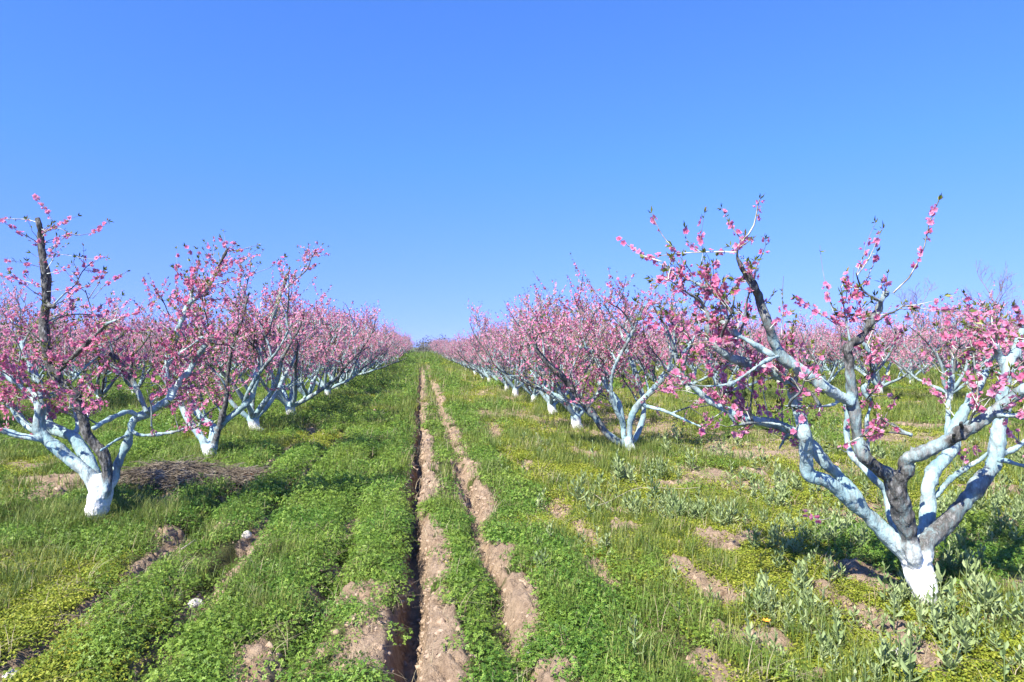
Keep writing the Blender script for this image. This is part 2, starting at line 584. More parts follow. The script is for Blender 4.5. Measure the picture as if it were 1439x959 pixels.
class Crown:
    """Shoots with their flowers and leaves, gathered for one tree."""
    def __init__(self, r):
        self.r = r; self.tw = Geo(); self.fl = Geo(); self.lf = Geo()
        self.bp = []; self.bn = []; self.bs = []; self.lp = []; self.ld = []; self.ls = []

    def shoots(self, P, D, L, r0=0.0045, droop=0.0, bloom=1.0, bare_frac=0.15, leafy=1.0, gap=0.035, size=0.019, upcurve=0.25):
        """P,D (m,3) start and direction, L (m,) length."""
        r = self.r; m = len(P)
        if m == 0: return
        k = 6
        t = np.linspace(0, 1, k)
        D = unit(D)
        bend = r.normal(size=(m, 3)) * 0.16 + np.array([0, 0, upcurve - droop])
        path = P[:, None] + L[:, None, None] * (t[None, :, None] * D[:, None] + (t ** 2)[None, :, None] * bend[:, None] * 0.6)
        path[:, 1:] += r.normal(size=(m, k - 1, 3)) * 0.015 * L[:, None, None]
        rad = (r0 * (0.8 + 0.5 * r.random(m)))[:, None] * (1 - 0.65 * t)[None]
        self.tubes(path, rad)
        self.dress(path, L, bloom, bare_frac, leafy, gap, size)

    def tubes(self, path, rad):
        m, k, _ = path.shape
        T = unit(path[:, -1] - path[:, 0])
        a, b = basis(T, self.r)
        ang = np.array([0, 2.094, 4.189])
        ring = np.cos(ang)[None, :, None] * a[:, None] + np.sin(ang)[None, :, None] * b[:, None]
        V = (path[:, :, None] + rad[:, :, None, None] * ring[:, None]).reshape(-1, 3)
        base = (np.arange(m) * k * 3)[:, None, None] + (np.arange(k - 1) * 3)[None, :, None]
        s = np.arange(3)[None, None]; s2 = (s + 1) % 3
        q = np.stack([base + s, base + s2, base + 3 + s2, base + 3 + s], -1).reshape(-1, 4)
        tip = np.tile(np.repeat(np.linspace(0, 1, k) ** 1.5, 3), m)
        self.tw.add(V, q, tip=tip)

    def dress(self, path, L, bloom=1.0, bare_frac=0.15, leafy=1.0, gap=0.035, size=0.019):
        r = self.r; m, k, _ = path.shape
        for i in range(m):
            n = max(1, int(L[i] / gap))
            ts = np.sort(bare_frac + (1 - bare_frac) * (np.arange(n) + r.random(n) * 0.8) / n)
            # flowers sit in runs with gaps between
            ph = r.random() * 6.28
            keep = (np.sin(ts * (4 + 5 * r.random()) + ph) * 0.5 + 0.5 > r.random(n) * 0.9 + (0.6 - 0.6 * bloom))
            f = ts * (k - 1); j = np.minimum(f.astype(int), k - 2); fr = (f - j)[:, None]
            p = path[i, j] * (1 - fr) + path[i, j + 1] * fr
            d = unit(path[i, j + 1] - path[i, j])
            for q in np.nonzero(keep)[0]:
                c = 1 + int(r.random() < 0.62) + int(r.random() < 0.3)
                for _ in range(c):
                    o = unit(r.normal(size=3) + 0.15 * d[q] + np.array([0, 0, 0.15]))
                    o = unit(o - 0.7 * d[q] * np.dot(o, d[q]))
                    s = size * (0.62 + 0.55 * r.random())
                    self.bp.append(p[q] + o * (0.006 + 0.35 * s)); self.bn.append(o); self.bs.append(s)
            for q in range(n):
                if r.random() < 0.34 * leafy:
                    for _ in range(2 + int(r.random() * 2)):
                        o = unit(r.normal(size=3) * 0.75 + d[q] * 0.9 + np.array([0, 0, 0.25]))
                        self.lp.append(p[q]); self.ld.append(o); self.ls.append(0.016 + 0.022 * r.random())
            if r.random() < 0.85 * leafy:
                for _ in range(4 + int(r.random() * 3)):
                    o = unit(r.normal(size=3) * 0.5 + unit(path[i, -1] - path[i, -2]))
                    self.lp.append(path[i, -1]); self.ld.append(o); self.ls.append(0.026 + 0.026 * r.random())

    def flower_mesh(self, name, thin=1.0, grow=1.0, pale=1.0):
        r = self.r
        P = np.array(self.bp); Nn = np.array(self.bn); S = np.array(self.bs)
        if thin < 1:
            k = r.random(len(P)) < thin
            P, Nn, S = P[k], Nn[k], S[k]
        S = S * grow
        m = len(P)
        a, b = basis(Nn, r)
        open_ = np.where(r.random(m) < 0.16, 1.5, 0.25 + 0.55 * r.random(m))    # buds stay cupped
        wide = np.where(open_ > 1, 0.45, 1.0)
        V = []; E = []
        for pet in range(5):
            th = pet * 2 * np.pi / 5 + (r.random(m) - 0.5) * 0.35
            u = np.cos(th)[:, None] * a + np.sin(th)[:, None] * b
            w = np.cross(Nn, u)
            s = S[:, None] * (0.85 + 0.3 * r.random(m))[:, None]
            h = open_[:, None]; wd = wide[:, None]
            base = P - Nn * s * 0.15
            lft = P + s * (0.62 * wd * u + 0.46 * wd * w + 0.30 * h * Nn)
            tipv = P + s * (1.05 * wd * u + 0.62 * h * Nn)
            rgt = P + s * (0.62 * wd * u - 0.46 * wd * w + 0.30 * h * Nn)
            V.append(np.stack([base, lft, tipv, rgt], 1))
        V = np.stack(V, 1).reshape(-1, 3)
        F = np.arange(m * 20).reshape(-1, 4)
        tint = np.repeat(r.random(m) ** (0.6 if pale == 1.0 else 1.0) * pale, 20)
        edge = np.tile([0, 0.72, 1.0, 0.72], m * 5)
        return mesh_np(name, V, F, M_PETAL, {"tint": tint, "edge": edge})

    def leaf_mesh(self, name, grow=1.0):
        r = self.r
        P = np.array(self.lp); D = np.array(self.ld); S = np.array(self.ls) * grow
        m = len(P)
        a, b = basis(D, r)
        s = S[:, None]
        V = np.stack([P, P + s * (0.45 * D + 0.15 * a + 0.05 * b), P + s * (1.0 * D - 0.10 * b), P + s * (0.45 * D - 0.15 * a + 0.05 * b)], 1).reshape(-1, 3)
        return mesh_np(name, V, np.arange(m * 4).reshape(-1, 4), M_TLEAF, {"tint": np.repeat(r.random(m), 4)})


def shoots_from(cr, path, rad, count, tlo, thi, lmin, lmax, up=0.8, out=0.9, fwd=0.3, **kw):
    """Sprout shoots from a limb's path."""
    r = cr.r
    if count <= 0: return
    t = tlo + (thi - tlo) * r.random(count)
    f = t * (len(path) - 1); j = np.minimum(f.astype(int), len(path) - 2); fr = (f - j)[:, None]
    p = path[j] * (1 - fr) + path[j + 1] * fr
    d = unit(path[j + 1] - path[j])
    o = unit(r.normal(size=(count, 3)))
    o = o - d * np.sum(o * d, 1, keepdims=True)
    D = unit(unit(o) * out + d * fwd + np.array([0, 0, up]) * (0.4 + 0.8 * r.random((count, 1))))
    L = lmin + (lmax - lmin) * r.random(count) ** 1.4
    cr.shoots(p, D, L, **kw)


# ------------------------------------------------------------------ orchard trees (generic)
def wander(r, p, d, length, steps, curve_up, jit):
    pts = [np.array(p)]
    d = unit(np.array(d, float))
    for i in range(steps):
        d = unit(d + r.normal(size=3) * jit + np.array([0, 0, curve_up]))
        pts.append(pts[-1] + d * length / steps)
    return np.array(pts)


def gen_tree(seed, tall=2.7, spread=1.55, dens=1.0, lean=(0, 0), dark=0.12, trunk_r=0.105, given=None, thin=1.0, grow=1.0):
    """Returns meshes (trunk with limbs, twigs, blossoms, leaves) of an open-vase peach tree."""
    r = np.random.default_rng(seed)
    wood = Geo(); cr = Crown(r)
    ht = 0.25 + 0.14 * r.random()
    lean = np.array([lean[0], lean[1]])
    top = np.array([lean[0] * ht, lean[1] * ht, ht])
    trunk = [np.array([0, 0, -0.06]), np.array([0, 0, 0.02]), np.array([*(lean * 0.2), ht * 0.45]), top, top + np.array([0, 0, 0.07])]
    tp, par = resample(trunk, 4)
    rad = trunk_r * np.interp(par, [0, 0.25, 0.5, 0.75, 1.0], [1.35, 1.15, 0.95, 1.02, 0.6])
    tube(wood, tp, rad, 12, 0.10, r, wash=np.full(len(tp), 0.98), base=sstep(ht * 1.0, ht * 0.6, tp[:, 2]))
    nl = 5 + int(r.random() * 2.2)
    az0 = r.random() * 6.28
    subs = []
    for i in range(nl):
        az = az0 + i * 2 * math.pi / nl + (r.random() - 0.5) * 0.7
        el = R(32 + 26 * r.random())
        d = np.array([math.cos(az) * math.cos(el), math.sin(az) * math.cos(el), math.sin(el)])
        ln = (0.92 + 0.25 * r.random()) * math.hypot(spread * 0.72, tall - ht) * 0.84
        raw = wander(r, top - np.array([0, 0, 0.05]) + d * 0.02, d, ln, 7, 0.045 + 0.06 * r.random(), 0.17)
        path, par = resample(raw, 4)
        r0 = trunk_r * (0.42 + 0.14 * r.random())
        rad = r0 * (1 - par) ** 0.8 * 0.86 + r0 * 0.15
        rad *= 1 + 0.09 * np.sin(par * 30 + r.random() * 6)
        paint = 0.30 if r.random() < dark else 0.93
        w = np.clip(paint - 0.75 * par ** 2 - (0.16 * r.random()), 0, 1)
        tube(wood, path, rad, 8, 0.14, r, wash=w, base=0.0 * par)
        subs.append((path, r0, 1, paint))
        nsub = 4 + int(r.random() * 2)
        for s in range(nsub):
            t = 0.22 + 0.7 * (s + r.random() * 0.8) / nsub
            j = min(int(t * (len(path) - 1)), len(path) - 2)
            dd = unit(path[j + 1] - path[j])
            side = unit(np.cross(dd, r.normal(size=3)))
            if side[2] < -0.1: side = -side
            nd = unit(dd * 0.55 + side * 0.85 + np.array([0, 0, 0.15]))
            ln2 = (0.5 + 0.55 * r.random()) * (1.15 - 0.5 * t)
            raw2 = wander(r, path[j], nd, ln2, 5, 0.05, 0.22)
            p2, par2 = resample(raw2, 3)
            rr0 = np.interp(t, [0, 1], [r0, r0 * 0.3]) * (0.42 + 0.2 * r.random())
            rad2 = rr0 * (1 - par2 * 0.75)
            tube(wood, p2, rad2, 6, 0.12, r, wash=np.clip(paint + 0.03 - 0.45 * par2 ** 2 - 0.15 * r.random(), 0, 1), base=0.0 * par2)
            subs.append((p2, rr0, 2, paint))
            for q in range(5 + int(r.random() * 3)):
                t3 = 0.3 + 0.65 * r.random()
                j3 = min(int(t3 * (len(p2) - 1)), len(p2) - 2)
                d3 = unit(p2[j3 + 1] - p2[j3]); s3 = unit(np.cross(d3, r.normal(size=3)))
                if s3[2] < -0.05: s3 = -s3
                raw3 = wander(r, p2[j3], unit(d3 * 0.5 + s3 * 0.8 + np.array([0, 0, 0.2])), 0.28 + 0.42 * r.random(), 3, 0.08, 0.22)
                p3, par3 = resample(raw3, 2)
                tube(wood, p3, 0.0115 * (1 - 0.55 * par3), 4, 0.1, r, wash=np.clip(1.0 - 0.35 * par3, 0, 1), base=0.0 * par3)
                subs.append((p3, 0.011, 3, paint))
    for path, r0, lev, paint in subs:
        n = {1: 12, 2: 8, 3: 4.6}[lev]
        zm = path[len(path) // 2:, 2].mean()
        n = n * (0.18 + 0.66 * float(sstep(0.75, 1.5, zm)))
        shoots_from(cr, path, r0, int(n * dens), 0.5 if lev == 1 else 0.2, 1.0, 0.10, 0.44 if lev > 1 else 0.36,
                    up=0.7, out=0.9, bloom=1.15, bare_frac=0.05, leafy=1.0, gap=0.032, size=0.0225)
    return (wood.mesh("trunk", M_WASH, True), cr.tw.mesh("twigs", M_TWIG), cr.flower_mesh("blossoms", thin, grow), cr.leaf_mesh("leaves", grow))


def tree_object(meshes, loc, rz, sc, label, group):
    root = empty("peach_tree", loc, label, "tree", group)
    root.rotation_euler = (0, 0, rz)
    root.scale = (sc, sc, sc)
    obj("trunk", meshes[0], root)
    c = obj("crown", meshes[1], root)
    obj("blossoms", meshes[2], c)
    obj("leaves", meshes[3], c)
    return root


def copy_tree(src, loc, rz, sc, label, group):
    r_ = src.copy(); COL.objects.link(r_)
    r_.location = loc; r_.rotation_euler = (0, 0, rz); r_.scale = (sc, sc, sc)
    tag(r_, label, "tree", group)
    for ch in src.children:
        c = ch.copy(); COL.objects.link(c); c.parent = r_
        for g in ch.children:
            d = g.copy(); COL.objects.link(d); d.parent = c
    return r_


# ------------------------------------------------------------------ surveyed trees: limbs measured on the photograph, each with its own distance and thickness
W = dict(up=0.55, out=0.9, bloom=1.05, leafy=1.9, gap=0.031, size=0.0205)


class Surveyed:
    def __init__(self, base_px, seed, fat=1.0, lush=1.0):
        self.fat = fat; self.lush = lush
        self.depth = EYE * FPX / (base_px[1] - 488.0)
        b = at(base_px[0], base_px[1], self.depth)
        self.base = np.array([b[0], b[1], 0.0])
        self.r = np.random.default_rng(seed)
        self.cr = Crown(self.r)
        self.wood = {}
        self.paths = {}

    def pt(self, px, py, dd):
        return at(px, py, self.depth + dd) - self.base

    def limb(self, part, pts, w, dd=(0, 0), wash=(0.93, 0.8), base=None, sides=10, knob=0.12, key=None, whips=None, spp=4):
        n = len(pts)
        # distance varies along the limb with its own wobble
        ds = np.linspace(dd[0], dd[1], n) + np.concatenate([[0], self.r.normal(size=max(n - 2, 0)) * 0.02, [0]])[:n]
        P = [self.pt(p[0], p[1], d) for p, d in zip(pts, ds)]
        path, par = resample(P, spp)
        if len(w) == 2:
            wd = w[0] + (w[1] - w[0]) * par
        else:
            wd = np.interp(par, np.linspace(0, 1, len(w)), w)
        wd = wd * (self.fat if part != 'trunk' else 1.0)
        rad = wd * 0.5 * (self.depth + np.interp(par, np.linspace(0, 1, n), ds)) / FPX
        rad = rad * (1 + 0.07 * np.sin(par * 7 * n / 3 + self.r.random() * 6))
        ws = np.interp(par, np.linspace(0, 1, len(wash)), wash)
        bs = 0 * par if base is None else np.interp(par, np.linspace(0, 1, len(base)), base)
        g = self.wood.setdefault(part, Geo())
        if part == 'trunk': rad = rad / math.hypot(1, (pts[1][0] - 719.5) / FPX) * 0.97
        tube(g, path, rad, sides, knob, self.r, wash=ws, base=bs)
        self.paths[len(self.paths)] = (path, wd[0], ws)
        if whips:
            whips = (int(whips[0] * self.lush),) + tuple(whips[1:])
            c, lo, hi, l0, l1 = whips[:5]
            kw = whips[5] if len(whips) > 5 else {}
            shoots_from(self.cr, path, None, c, lo, hi, l0, l1, **kw)
        return path

    def side_branches(self, n_per_m=3.2, lmin=.25, lmax=.75, start=.35, zmin=.75, zmax=2.0):
        r = self.r; g = self.wood.setdefault("limb:fine", Geo())
        for path, w0, ws in list(self.paths.values()):
            L = np.linalg.norm(np.diff(path, axis=0), axis=1).sum()
            for _ in range(r.poisson(n_per_m * L * (1 - start))):
                t = start + (1 - start) * r.random(); j = min(int(t * (len(path) - 1)), len(path) - 2)
                if path[j][2] < zmin or path[j][2] > zmax: continue
                d = unit(path[j + 1] - path[j]); sd_ = unit(np.cross(d, r.normal(size=3)))
                if sd_[2] < -.25: sd_ = -sd_
                raw = wander(r, path[j], unit(d * .5 + sd_ * .9 + np.array([0, 0, .15])), lmin + (lmax - lmin) * r.random(), 4, .06, .22)
                p2, par = resample(raw, 3)
                tube(g, p2, (.007 + .006 * r.random()) * (1 - .65 * par), 5, .12, r, wash=np.clip(.95 - .55 * par - .25 * r.random(), 0, 1), base=0 * par)
                shoots_from(self.cr, p2, None, 5, .25, 1, .08, .30, **W)

    def twig(self, pts, dd=(0, 0), r0=0.005, bloom=1.0, leafy=1.0, bare_frac=0.1, gap=0.03, size=0.019):
        ds = np.linspace(dd[0], dd[1], len(pts))
        P = [self.pt(p[0], p[1], d) for p, d in zip(pts, ds)]
        path, par = resample(P, 4)
        m = 8
        t = np.linspace(0, 1, m)
        pp = np.stack([np.interp(t, par, path[:, i]) for i in range(3)], -1)
        L = np.linalg.norm(np.diff(pp, axis=0), axis=1).sum()
        self.cr.tubes(pp[None], (r0 * (1 - 0.6 * t))[None])
        self.cr.dress(pp[None], np.array([L]), bloom, bare_frac, leafy, gap, size)

    def merge(self, voxel):
        """Grow the separate tubes into one skin so limbs flow into the trunk, then give each part its own piece of it."""
        parts = list(self.wood)
        src_v = []; src_w = []; src_b = []; src_p = []
        allg = Geo()
        for k, part in enumerate(parts):
            g = self.wood[part]
            v = np.concatenate(g.v)
            fs = [np.concatenate(g.f[q]) for q in (3, 4) if g.f[q]]
            allg.add(v, fs)
            src_v.append(v); src_w.append(np.concatenate(g.a['wash'])); src_b.append(np.concatenate(g.a['base'])); src_p.append(np.full(len(v), k))
        src_v = np.concatenate(src_v); src_w = np.concatenate(src_w); src_b = np.concatenate(src_b); src_p = np.concatenate(src_p)
        tmp = bpy.data.objects.new("merging", allg.mesh("merging", M_WASH))
        COL.objects.link(tmp)
        md = tmp.modifiers.new("r", 'REMESH'); md.mode = 'VOXEL'; md.voxel_size = voxel
        sm = tmp.modifiers.new("s", 'SMOOTH'); sm.factor = 0.5; sm.iterations = 3
        dg = bpy.context.evaluated_depsgraph_get()
        me = bpy.data.meshes.new_from_object(tmp.evaluated_get(dg))
        bpy.data.objects.remove(tmp)
        n = len(me.vertices)
        co = np.empty(n * 3, np.float32); me.vertices.foreach_get("co", co); co = co.reshape(-1, 3).astype(float)
        no = np.empty(n * 3, np.float32); me.vertices.foreach_get("normal", no); no = no.reshape(-1, 3)
        kd = KDTree(len(src_v))
        for i, v in enumerate(src_v): kd.insert(v, i)
        kd.balance()
        w = np.zeros(n); b = np.zeros(n); p = np.zeros(n, int)
        for i in range(n):
            hits = kd.find_n(co[i], 7)
            ids = [h[1] for h in hits]; wt = np.array([1 / (h[2] + .004) ** 2 for h in hits]); wt /= wt.sum()
            w[i] = (src_w[ids] * wt).sum(); b[i] = (src_b[ids] * wt).sum(); p[i] = src_p[ids[0]]
        x, y, z = co.T
        bump = (fbm(x * 34 + z * 11, y * 34 - z * 14, 5, 3) - .5) * .014 + (fbm(x * 12 + z * 7, y * 12 - z * 6, 6, 2) - .5) * .016
        co = co + no * bump[:, None]
        fv = np.empty(len(me.loops), np.int32); me.loops.foreach_get("vertex_index", fv)
        ls = np.empty(len(me.polygons), np.int32); me.polygons.foreach_get("loop_total", ls)
        bpy.data.meshes.remove(me)
        assert (ls == 4).all()
        F = fv.reshape(-1, 4)
        fp = p[F[:, 0]].copy()
        # tidy the borders between parts: tiny islands go to the part around them
        E = np.sort(np.stack([F, np.roll(F, -1, 1)], -1).reshape(-1, 2), 1)
        key = E[:, 0].astype(np.int64) * n + E[:, 1]
        order = np.argsort(key, kind='stable'); ks = key[order]
        same = np.nonzero(ks[1:] == ks[:-1])[0]
        fa = order[same] // 4; fb = order[same + 1] // 4
        for _ in range(3):
            lab = np.arange(len(F))
            ok = fp[fa] == fp[fb]
            a_, b_ = fa[ok], fb[ok]
            while True:                      # label spreading until each island has one number
                m_ = np.minimum(lab[a_], lab[b_]); old = lab.copy()
                np.minimum.at(lab, a_, m_); np.minimum.at(lab, b_, m_)
                lab = lab[lab]
                if (lab == old).all(): break
            ids_, cnt = np.unique(lab, return_counts=True)
            size = np.zeros(len(F), int); size[ids_] = cnt
            big = {}
            for i_ in ids_: big[fp[i_]] = max(big.get(fp[i_], 0), size[i_])
            for i_ in ids_:
                if fp[i_] >= 0 and size[i_] < big[fp[i_]]:
                    ring = np.concatenate([fp[fb[(lab[fa] == i_) & (lab[fb] != i_)]], fp[fa[(lab[fb] == i_) & (lab[fa] != i_)]]])
                    if len(ring): fp[lab == i_] = np.bincount(ring).argmax()
                    elif size[i_] < 400: fp[lab == i_] = -1
        out = {}
        for k, part in enumerate(parts):
            f = F[fp == k]
            if not len(f): continue
            u, inv = np.unique(f, return_inverse=True)
            out[part] = mesh_np("wood", co[u], inv.reshape(-1, 4), M_WASH, {"wash": w[u], "base": b[u]}, True)
        return out

    def build(self, label, group=None, part_labels={}):
        root = empty("peach_tree", self.base, label, "tree", group)
        thin = self.wood.pop("limb:fine", None)
        merged = self.merge(0.0085 if self.depth < 8 else 0.012)
        for part, me in merged.items():
            nm = part.split(":")[0]
            o = obj(nm, me, root)
            if part in part_labels: o["label"] = part_labels[part]
        for part, g in ():
            nm = part.split(":")[0]
            o = obj(nm, g.mesh(nm, M_WASH, True), root)
            if part in part_labels: o["label"] = part_labels[part]
        cw = Geo()
        for g_, zero in ((self.cr.tw, ("wash", "base")), (thin, ("tip",))):
            if g_ is None: continue
            at_ = {k: np.concatenate(v) for k, v in g_.a.items()}
            at_.update({k: 0.0 for k in zero})
            cw.add(np.concatenate(g_.v), [np.concatenate(g_.f[q]) for q in (3, 4) if g_.f[q]], **at_)
        ntw = self.cr.tw.n
        me = cw.mesh("crown_wood", [M_TWIG, M_WASH])
        first = np.empty(len(me.polygons), np.int32); me.polygons.foreach_get("loop_start", first)
        vi = np.empty(len(me.loops), np.int32); me.loops.foreach_get("vertex_index", vi)
        me.polygons.foreach_set("material_index", (vi[first] >= ntw).astype(np.int32))
        c = obj("crown", me, root)
        obj("blossoms", self.cr.flower_mesh("blossoms", pale=0.5 if self.depth < 8 else 0.9), c)
        obj("leaves", self.cr.leaf_mesh("leaves"), c)
        return root



# ---- the big tree at the right edge of the track
A = Surveyed((1304, 853), 101, 0.77, 1.1)
A.limb("trunk", [(1308, 872), (1304, 850), (1297, 822), (1290, 800), (1287, 785), (1286, 774)], (44, 39, 42, 48, 49, 36), (0, 0), (1, 1, 1, 1, .98, .95), (1, 1, 1, 1, 1, .9), 16, 0.07)
A.limb("limb:a", [(1290, 812), (1278, 786), (1262, 766), (1237, 742), (1212, 713), (1196, 692), (1178, 668), (1160, 652), (1142, 628), (1124, 613), (1108, 603), (1082, 594), (1054, 590), (1027, 579), (1010, 571), (993, 560), (977, 546), (960, 527), (950, 517)],
       (30, 31, 27, 23, 21, 19, 17, 15, 13, 11, 9), (0.0, 0.15), (.99, .93, .9, .9, .85, .8), (1, .35, 0, 0, 0, 0, 0, 0, 0, 0, 0, 0, 0), whips=(20, .5, 1, .12, .4, W), key='a')
A.limb("limb:a", [(1216, 722), (1184, 695), (1162, 676), (1138, 668), (1133, 652), (1133, 628), (1129, 604), (1125, 582), (1117, 554), (1108, 536), (1092, 527), (1077, 521), (1060, 515), (1044, 508), (1027, 503), (1010, 491), (998, 475), (991, 458)],
       (24, 25, 23, 22, 20, 19, 18, 16, 13, 10), (0.02, -0.25), (.95, .9, .9, .85, .8, .7), whips=(22, .55, 1, .12, .38, W))
A.limb("limb:a", [(952, 520), (949, 495), (947, 468), (944, 445)], (7, 5), (0.15, 0.2), (.8, .6), sides=6, whips=(6, .2, 1, .1, .3, W))
A.limb("limb:a", [(994, 470), (998, 452), (990, 432), (978, 415)], (8, 5), (-.25, -.2), (.7, .4), sides=6, whips=(10, .1, 1, .1, .3, W))
# dark central stub, forking
A.limb("limb:b", [(1287, 800), (1284, 780), (1278, 758), (1271, 730), (1265, 708), (1260, 688), (1258, 668)], (22, 28, 31, 33, 36, 40, 34), (-.01, -.12), (1, .66, .52, .46), (1, .1, 0, 0), key='stub', knob=.16)
A.limb("limb:b", [(1262, 676), (1250, 668), (1232, 657), (1215, 643), (1207, 621), (1202, 593), (1198, 562), (1195, 527), (1193, 505), (1193, 486), (1203, 477)],
       (28, 26, 24, 22, 20, 20, 19, 18, 20, 12), (-.12, -.22), (.5, .6, .7, .7, .5, .3), knob=.18)
A.limb("limb:b", [(1195, 484), (1207, 478), (1218, 465), (1223, 454), (1233, 438), (1240, 420), (1247, 411)], (15, 15, 14, 12, 9), (-.22, -.2), (.3, .5, .75), sides=8, whips=(4, .4, 1, .08, .22, W))
A.limb("limb:b", [(1222, 456), (1208, 445), (1198, 441)], (7, 4), (-.2, -.25), (.2, .1), sides=6, whips=(5, .3, 1, .08, .25, W))
A.limb("limb:b", [(1222, 462), (1230, 464), (1232, 470)], (7, 5), (-.2, -.22), (.1, .1), sides=6)
# the dark limb sweeping up to the left
A.limb("limb:c", [(1198, 566), (1178, 556), (1159, 544), (1142, 532), (1119, 517), (1101, 503), (1089, 484), (1078, 454), (1068, 424), (1060, 404), (1053, 393), (1043, 378), (1036, 363), (1036, 350)],
       (19, 20, 21, 22, 21, 18, 16, 13, 10, 7), (-.2, -.45), (.9, .9, .86, .76, .58, .38, .2, .1), key='c', whips=(7, .55, 1, .05, .16, dict(up=.3, out=1, bloom=.9, leafy=1.2, gap=.03)))
A.limb("limb:c", [(1088, 500), (1072, 492), (1060, 485), (1044, 475), (1027, 463), (1012, 451)], (14, 14, 13, 11, 9), (-.4, -.3), (.85, .9, .8), sides=8, whips=(9, .4, 1, .1, .3, W))
A.limb("limb:c", [(1026, 462), (1021, 445), (1018, 427), (1014, 413)], (9, 7), (-.32, -.3), (.9, .75), sides=7, whips=(5, .2, 1, .1, .25, W))
A.limb("limb:c", [(1016, 416), (1003, 411), (987, 403), (968, 393), (953, 385), (942, 378), (930, 368)], (8, 8, 7, 5, 4), (-.3, -.15), (.85, .7, .3), sides=6, whips=(13, .1, 1, .08, .26, W))
A.limb("limb:c", [(1060, 413), (1040, 413), (1016, 414), (1004, 412)], (6, 4), (-.44, -.3), (.85, .8), sides=6)
A.limb("limb:c", [(1094, 501), (1075, 508), (1060, 518), (1040, 532), (1023, 542)], (9, 8, 8, 7), (-.42, -.55), (.8, .8, .75), sides=7)
A.limb("limb:c", [(1149, 542), (1153, 555), (1157, 568)], (9, 10, 7), (-.36, -.42), (.05, .05), sides=7)
A.limb("limb:c", [(1193, 561), (1176, 567), (1159, 571), (1130, 571), (1102, 571)], (7, 7, 6, 4), (-.2, -.35), (.9, .85, .8), sides=6, whips=(6, .3, 1, .1, .25, W))
# grey bare limb reaching to the right, nearest the camera
A.limb("limb:d", [(1260, 690), (1265, 673), (1275, 660), (1271, 648), (1286, 641), (1308, 631), (1331, 620), (1355, 606), (1378, 593), (1391, 583), (1407, 571), (1430, 554), (1452, 540), (1475, 520)],
       (26, 25, 27, 24, 25, 25, 25, 24, 22, 20, 18), (-.12, -.5), (.45, .5, .72, .78, .78, .72, .8), knob=.16, key='d', whips=(7, .7, 1, .1, .3, W))
A.limb("limb:d", [(1388, 586), (1400, 583), (1416, 584), (1445, 585), (1480, 575)], (15, 14, 12, 9), (-.38, -.5), (.8, .9, .85), sides=8, whips=(5, .4, 1, .1, .3, W))
A.limb("limb:d", [(1352, 612), (1351, 600), (1350, 594)], (11, 10, 9), (-.33, -.42), (.3, .1), sides=8, knob=.3)
A.limb("limb:d", [(1339, 622), (1340, 614), (1341, 609)], (9, 8, 7), (-.3, -.4), (.2, .05), sides=8, knob=.3)
A.limb("limb:d", [(1279, 652), (1280, 635), (1281, 612), (1282, 598)], (4, 3), (-.2, -.25), (.6, .5), sides=5)
# white limbs behind
A.limb("limb:e", [(1290, 800), (1291, 780), (1293, 756), (1300, 738), (1304, 712), (1305, 684), (1312, 662), (1324, 648), (1337, 632), (1343, 600), (1358, 574), (1371, 546), (1383, 520), (1391, 499), (1401, 486), (1414, 470)],
       (30, 26, 25, 25, 24, 22, 21, 18, 16, 13), (.08, .45), (.98, .92, .95, .95, .9, .8), (1, .2, 0, 0, 0, 0, 0, 0, 0, 0, 0), whips=(13, .6, 1, .1, .35, W))
A.limb("limb:e", [(1334, 640), (1333, 600), (1333, 560), (1340, 520), (1342, 498)], (12, 11, 10, 7), (.35, .6), (.92, .92, .8), sides=8, whips=(9, .4, 1, .1, .35, W))
A.limb("limb:e", [(1314, 700), (1325, 685), (1340, 670), (1362, 655), (1385, 640), (1404, 610)], (9, 11, 10, 8, 5), (.2, .45), (.9, .9, .7), sides=7, whips=(5, .4, 1, .1, .3, W))
A.limb("limb:f", [(1290, 808), (1294, 784), (1302, 763), (1317, 748), (1336, 729), (1360, 701), (1379, 676), (1394, 658), (1400, 640), (1402, 618), (1406, 593), (1411, 560), (1414, 527), (1420, 508), (1431, 487), (1437, 462)],
       (30, 32, 32, 30, 29, 28, 27, 26, 25, 23, 21, 18, 13), (-.02, .15), (.98, .62, .6, .75, .9, .93, .95, .95, .9), (1, .2, 0, 0, 0, 0, 0, 0, 0, 0, 0), whips=(12, .6, 1, .1, .35, W))
A.limb("limb:f", [(1400, 648), (1415, 648), (1440, 655), (1470, 650)], (9, 8, 6), (.0, -.1), (.95, .9), sides=7, whips=(5, .4, 1, .1, .3, W))
A.limb("limb:f", [(1403, 640), (1424, 632), (1446, 617), (1480, 600)], (11, 10, 7), (.05, .15), (.95, .9), sides=7, whips=(5, .4, 1, .1, .3, W))
A.limb("limb:f", [(1416, 520), (1404, 500), (1398, 484)], (17, 15, 10), (.15, .1), (.95, .9), sides=8, whips=(5, .4, 1, .1, .25, W))
